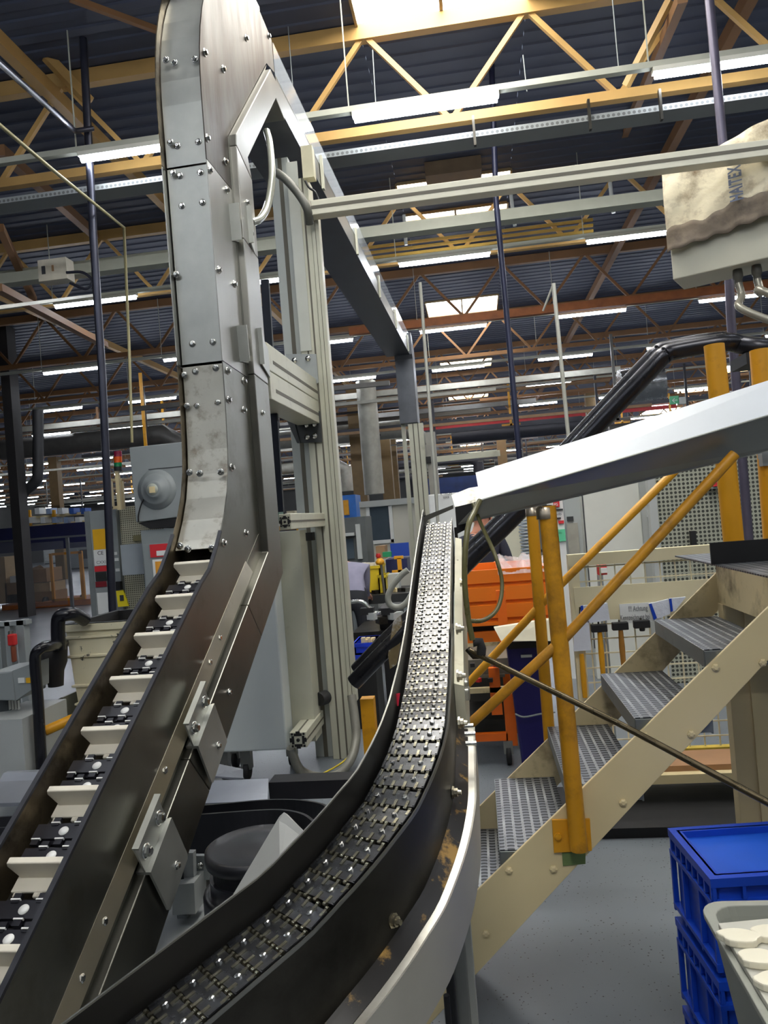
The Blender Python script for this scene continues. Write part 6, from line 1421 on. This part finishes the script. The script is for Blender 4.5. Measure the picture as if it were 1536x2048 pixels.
# ================================================================== workers
import bmesh
skin_m = mat('skin', s(206, 150, 126), .55, 0, .06, 20); hair_m = mat('dark hair', s(46, 38, 34), .7, 0, .2, 40)
def person(label, J, shirt, trousers, loc, hand_dir):
    E = [('hip', 'waist'), ('waist', 'chest'), ('chest', 'neck'), ('neck', 'jaw'), ('jaw', 'head'), ('head', 'crown')]
    for sd in 'LR': E += [('chest', 'sh' + sd), ('sh' + sd, 'el' + sd), ('el' + sd, 'wr' + sd), ('hip', 'th' + sd), ('th' + sd, 'kn' + sd), ('kn' + sd, 'an' + sd), ('an' + sd, 'to' + sd)]
    RAD = dict(hip=(.15, .11), waist=(.14, .10), chest=(.155, .11), neck=(.055, .055), jaw=(.066, .07), head=(.083, .095), crown=(.05, .06), sh=(.068, .068), el=(.046, .046), wr=(.030, .028), th=(.088, .088), kn=(.058, .058), an=(.042, .042), to=(.04, .032))
    names = [n for n in J if n != 'face']; idx = {n: i for i, n in enumerate(names)}
    me = bpy.data.meshes.new('person'); me.from_pydata([V(J[n]) for n in names], [(idx[a], idx[b2]) for a, b2 in E], [])
    o = bpy.data.objects.new('tmp_person', me); C.objects.link(o)
    md = o.modifiers.new('skin', 'SKIN'); md.use_smooth_shade = True
    if not me.skin_vertices: me.skin_vertices.new()
    for n in names:
        k = n if n in RAD else n[:2]; sv = me.skin_vertices[0].data[idx[n]]; sv.radius = RAD[k]; sv.use_root = (n == 'hip')
    ss = o.modifiers.new('sub', 'SUBSURF'); ss.levels = 2; ss.render_levels = 2
    bpy.context.view_layer.update()
    me2 = bpy.data.meshes.new_from_object(o.evaluated_get(bpy.context.evaluated_depsgraph_get())); bpy.data.objects.remove(o)
    bm = bmesh.new(); bm.from_mesh(me2)
    def nearest(p):
        best = None
        for a, b2 in E:
            A, B = V(J[a]), V(J[b2]); d = B - A; t = max(0, min(1, (p - A).dot(d) / max(1e-6, d.length_squared))); r = (p - A - d * t).length
            if best is None or r < best[0]: best = (r, a, b2, t)
        return best
    for f in bm.faces:
        r, a, b2, t = nearest(f.calc_center_median()); f.smooth = True
        if a in ('neck', 'jaw', 'head') : f.material_index = 0
        elif b2 == 'neck' and t > .75: f.material_index = 0
        elif a[:2] == 'el' and t > .82: f.material_index = 0
        elif a == 'hip' and b2 == 'waist' and t > .2 or a in ('waist', 'chest') or a[:2] in ('sh', 'el'): f.material_index = 1
        elif a[:2] == 'an' or (a[:2] == 'kn' and t > .92): f.material_index = 3
        else: f.material_index = 2
    hw = MB()
    for sd in 'LR':
        w_ = V(J['wr' + sd]); d = (w_ - V(J['el' + sd])).normalized(); d = (d + V(hand_dir) * .6).normalized()
        sdv = d.cross(V((0, 0, 1))); sdv = (sdv if sdv.length > .05 else V((1, 0, 0))).normalized(); nv = sdv.cross(d).normalized()
        rg = []
        for t, wd, th in ((-.01, .026, .024), (.02, .036, .022), (.06, .042, .018), (.088, .040, .014)):
            rg.append([w_ + d * t + sdv * wd * cos(a) + nv * th * sin(a) for a in [2 * pi * k / 10 for k in range(10)]])
        hw.rings(rg, smooth=True)
        for k, (off, ln) in enumerate(((-.030, .066), (-.010, .078), (.010, .074), (.029, .058))):
            b0 = w_ + d * .08 + sdv * off; hw.tube([b0, b0 + d * ln * .45 - nv * .004, b0 + d * ln * .8 - nv * .020, b0 + d * ln - nv * .036], [.0098, .009, .0082, .006], 8)
        b0 = w_ + d * .025 + sdv * -.036; hw.tube([b0, b0 + d * .03 - sdv * .022 - nv * .01, b0 + d * .062 - sdv * .026 - nv * .02], [.013, .011, .008], 8)
    hd = V(J['head']); fwd = V(J['face']) if 'face' in J else V((0, 1, 0))
    sdv = fwd.cross(V((0, 0, 1))).normalized()
    hw.tube([hd + fwd * .085 + V((0, 0, .01)), hd + fwd * .108 - V((0, 0, .02)), hd + fwd * .088 - V((0, 0, .03))], [.008, .015, .01], 8)      # nose
    for sg in (-1, 1):
        hw.lathe([(.001, -.012), (.02, -.01), (.028, 0), (.02, .008), (.001, .01)], hd + sdv * .083 * sg - V((0, 0, .01)), M.Rotation(pi / 2, 3, 'Y'), n=10)   # ear
        hw.lathe([(.001, -.01), (.011, 0), (.001, .01)], hd + fwd * .082 + sdv * .032 * sg + V((0, 0, .02)), n=8)                                       # eye
    hw.tube([hd + fwd * .086 + sdv * -.025 - V((0, 0, .052)), hd + fwd * .092 - V((0, 0, .052)), hd + fwd * .086 + sdv * .025 - V((0, 0, .052))], .006, 6)   # mouth
    base = len(bm.verts); vs = [bm.verts.new(p) for p in hw.v]
    for f in hw.f:
        try: nf = bm.faces.new([vs[i] for i in f]); nf.smooth = True; nf.material_index = 0
        except ValueError: pass
    bmesh.ops.recalc_face_normals(bm, faces=bm.faces)
    c = V(loc)
    for v_ in bm.verts: v_.co -= c
    me2.materials.clear()
    for m in (skin_m, shirt, trousers, mat('black shoe', s(28, 28, 30), .5)): me2.materials.append(m)
    bm.to_mesh(me2); bm.free()
    b = bpy.data.objects.new('person', me2); C.objects.link(b); b.location = c; WL[b.as_pointer()] = c
    tag(b, label, 'person')
    # hair cap as a child
    hp = MB(); rg = []
    for k in range(7):
        a = k / 6 * pi * .55; z = .112 * cos(a); r = .098 * sin(a) + .002
        rg.append([hd + V((0, 0, .015)) - fwd * .012 + V((0, 0, z)) + (sdv * cos(t) * .93 + fwd * sin(t)) * r for t in [2 * pi * q / 18 for q in range(18)]])
    hp.rings(rg, smooth=True).build('hair', hair_m, b)
    return b
shirt1 = mat('grey lilac work shirt', s(132, 130, 150), .85, 0, .1, 8, bump=.3, bscale=18); shirt2 = mat('navy work jacket', s(34, 36, 52), .8, 0, .15, 8, bump=.3, bscale=18)
tr1 = mat('black work trousers', s(26, 27, 34), .85, 0, .1)
# worker bent over the bench
Yp = 7.45
h = at(706, 1205, Yp); k1 = V((h.x, Yp, .93))
ch = at(700, 1132, Yp); ch.z = max(ch.z, 1.16)
J1 = dict(hip=k1, waist=(k1.x - .01, Yp + .07, 1.03), chest=(ch.x - .01, Yp + .2, 1.18), neck=(ch.x - .09, Yp + .34, 1.22), jaw=(ch.x - .14, Yp + .39, 1.22), head=(ch.x - .19, Yp + .44, 1.22), crown=(ch.x - .25, Yp + .50, 1.23), face=V((-.1, .75, -.6)).normalized(),
    shL=(ch.x - .19, Yp + .24, 1.2), shR=(ch.x + .13, Yp + .18, 1.19), elL=(ch.x - .24, Yp + .38, .98), elR=at(731, 1178, Yp + .22), wrL=(ch.x - .12, Yp + .56, .95), wrR=at(736, 1190, Yp + .45),
    thL=(k1.x - .1, Yp, .86), thR=(k1.x + .09, Yp - .01, .86), knL=(k1.x - .11, Yp - .02, .49), knR=(k1.x + .10, Yp - .04, .49), anL=(k1.x - .11, Yp - .1, .09), anR=(k1.x + .10, Yp - .12, .09), toL=(k1.x - .12, Yp + .06, .035), toR=(k1.x + .12, Yp + .05, .035))
person('person in a grey-lilac work shirt bending over the bench beside the cream column', J1, shirt1, tr1, (k1.x, Yp, 0), (.0, .6, -.4))
# worker in navy leaning on the orange container, seen from behind
Yp = 6.75
n0 = at(964, 1062, Yp); x = at(966, 1130, Yp).x
J2 = dict(hip=(x + .0, Yp, .95), waist=(x, Yp + .02, 1.10), chest=(x + .0, Yp + .03, 1.33), neck=(n0.x, Yp + .06, 1.475), jaw=(n0.x + .005, Yp + .09, 1.55), head=(n0.x + .01, Yp + .10, 1.62), crown=(n0.x + .01, Yp + .10, 1.72), face=V((.2, .95, -.1)).normalized(),
    shL=(x - .17, Yp + .03, 1.41), shR=(x + .17, Yp + .03, 1.41), elL=(x - .22, Yp + .0, 1.14), elR=(x + .235, Yp - .02, 1.19), wrL=(x - .16, Yp - .2, 1.0), wrR=at(1002, 1122, Yp - .16),
    thL=(x - .1, Yp, .87), thR=(x + .1, Yp, .87), knL=(x - .11, Yp + .02, .48), knR=(x + .11, Yp + .02, .48), anL=(x - .11, Yp - .03, .09), anR=(x + .11, Yp - .03, .09), toL=(x - .13, Yp + .12, .035), toR=(x + .13, Yp + .12, .035))
p2 = person('person in a navy work jacket with a pale stripe, standing behind the orange container', J2, shirt2, tr1, (x, Yp, 0), (.1, -.5, -.5))
st_ = MB(); st_.prism([at(*p, Yp - .125) for p in ((946, 1075), (950, 1074), (957, 1096), (953, 1097))], (0, .05, 0)); st_.build('reflective_stripe', mat('pale stripe', s(180, 184, 196), .6), p2)
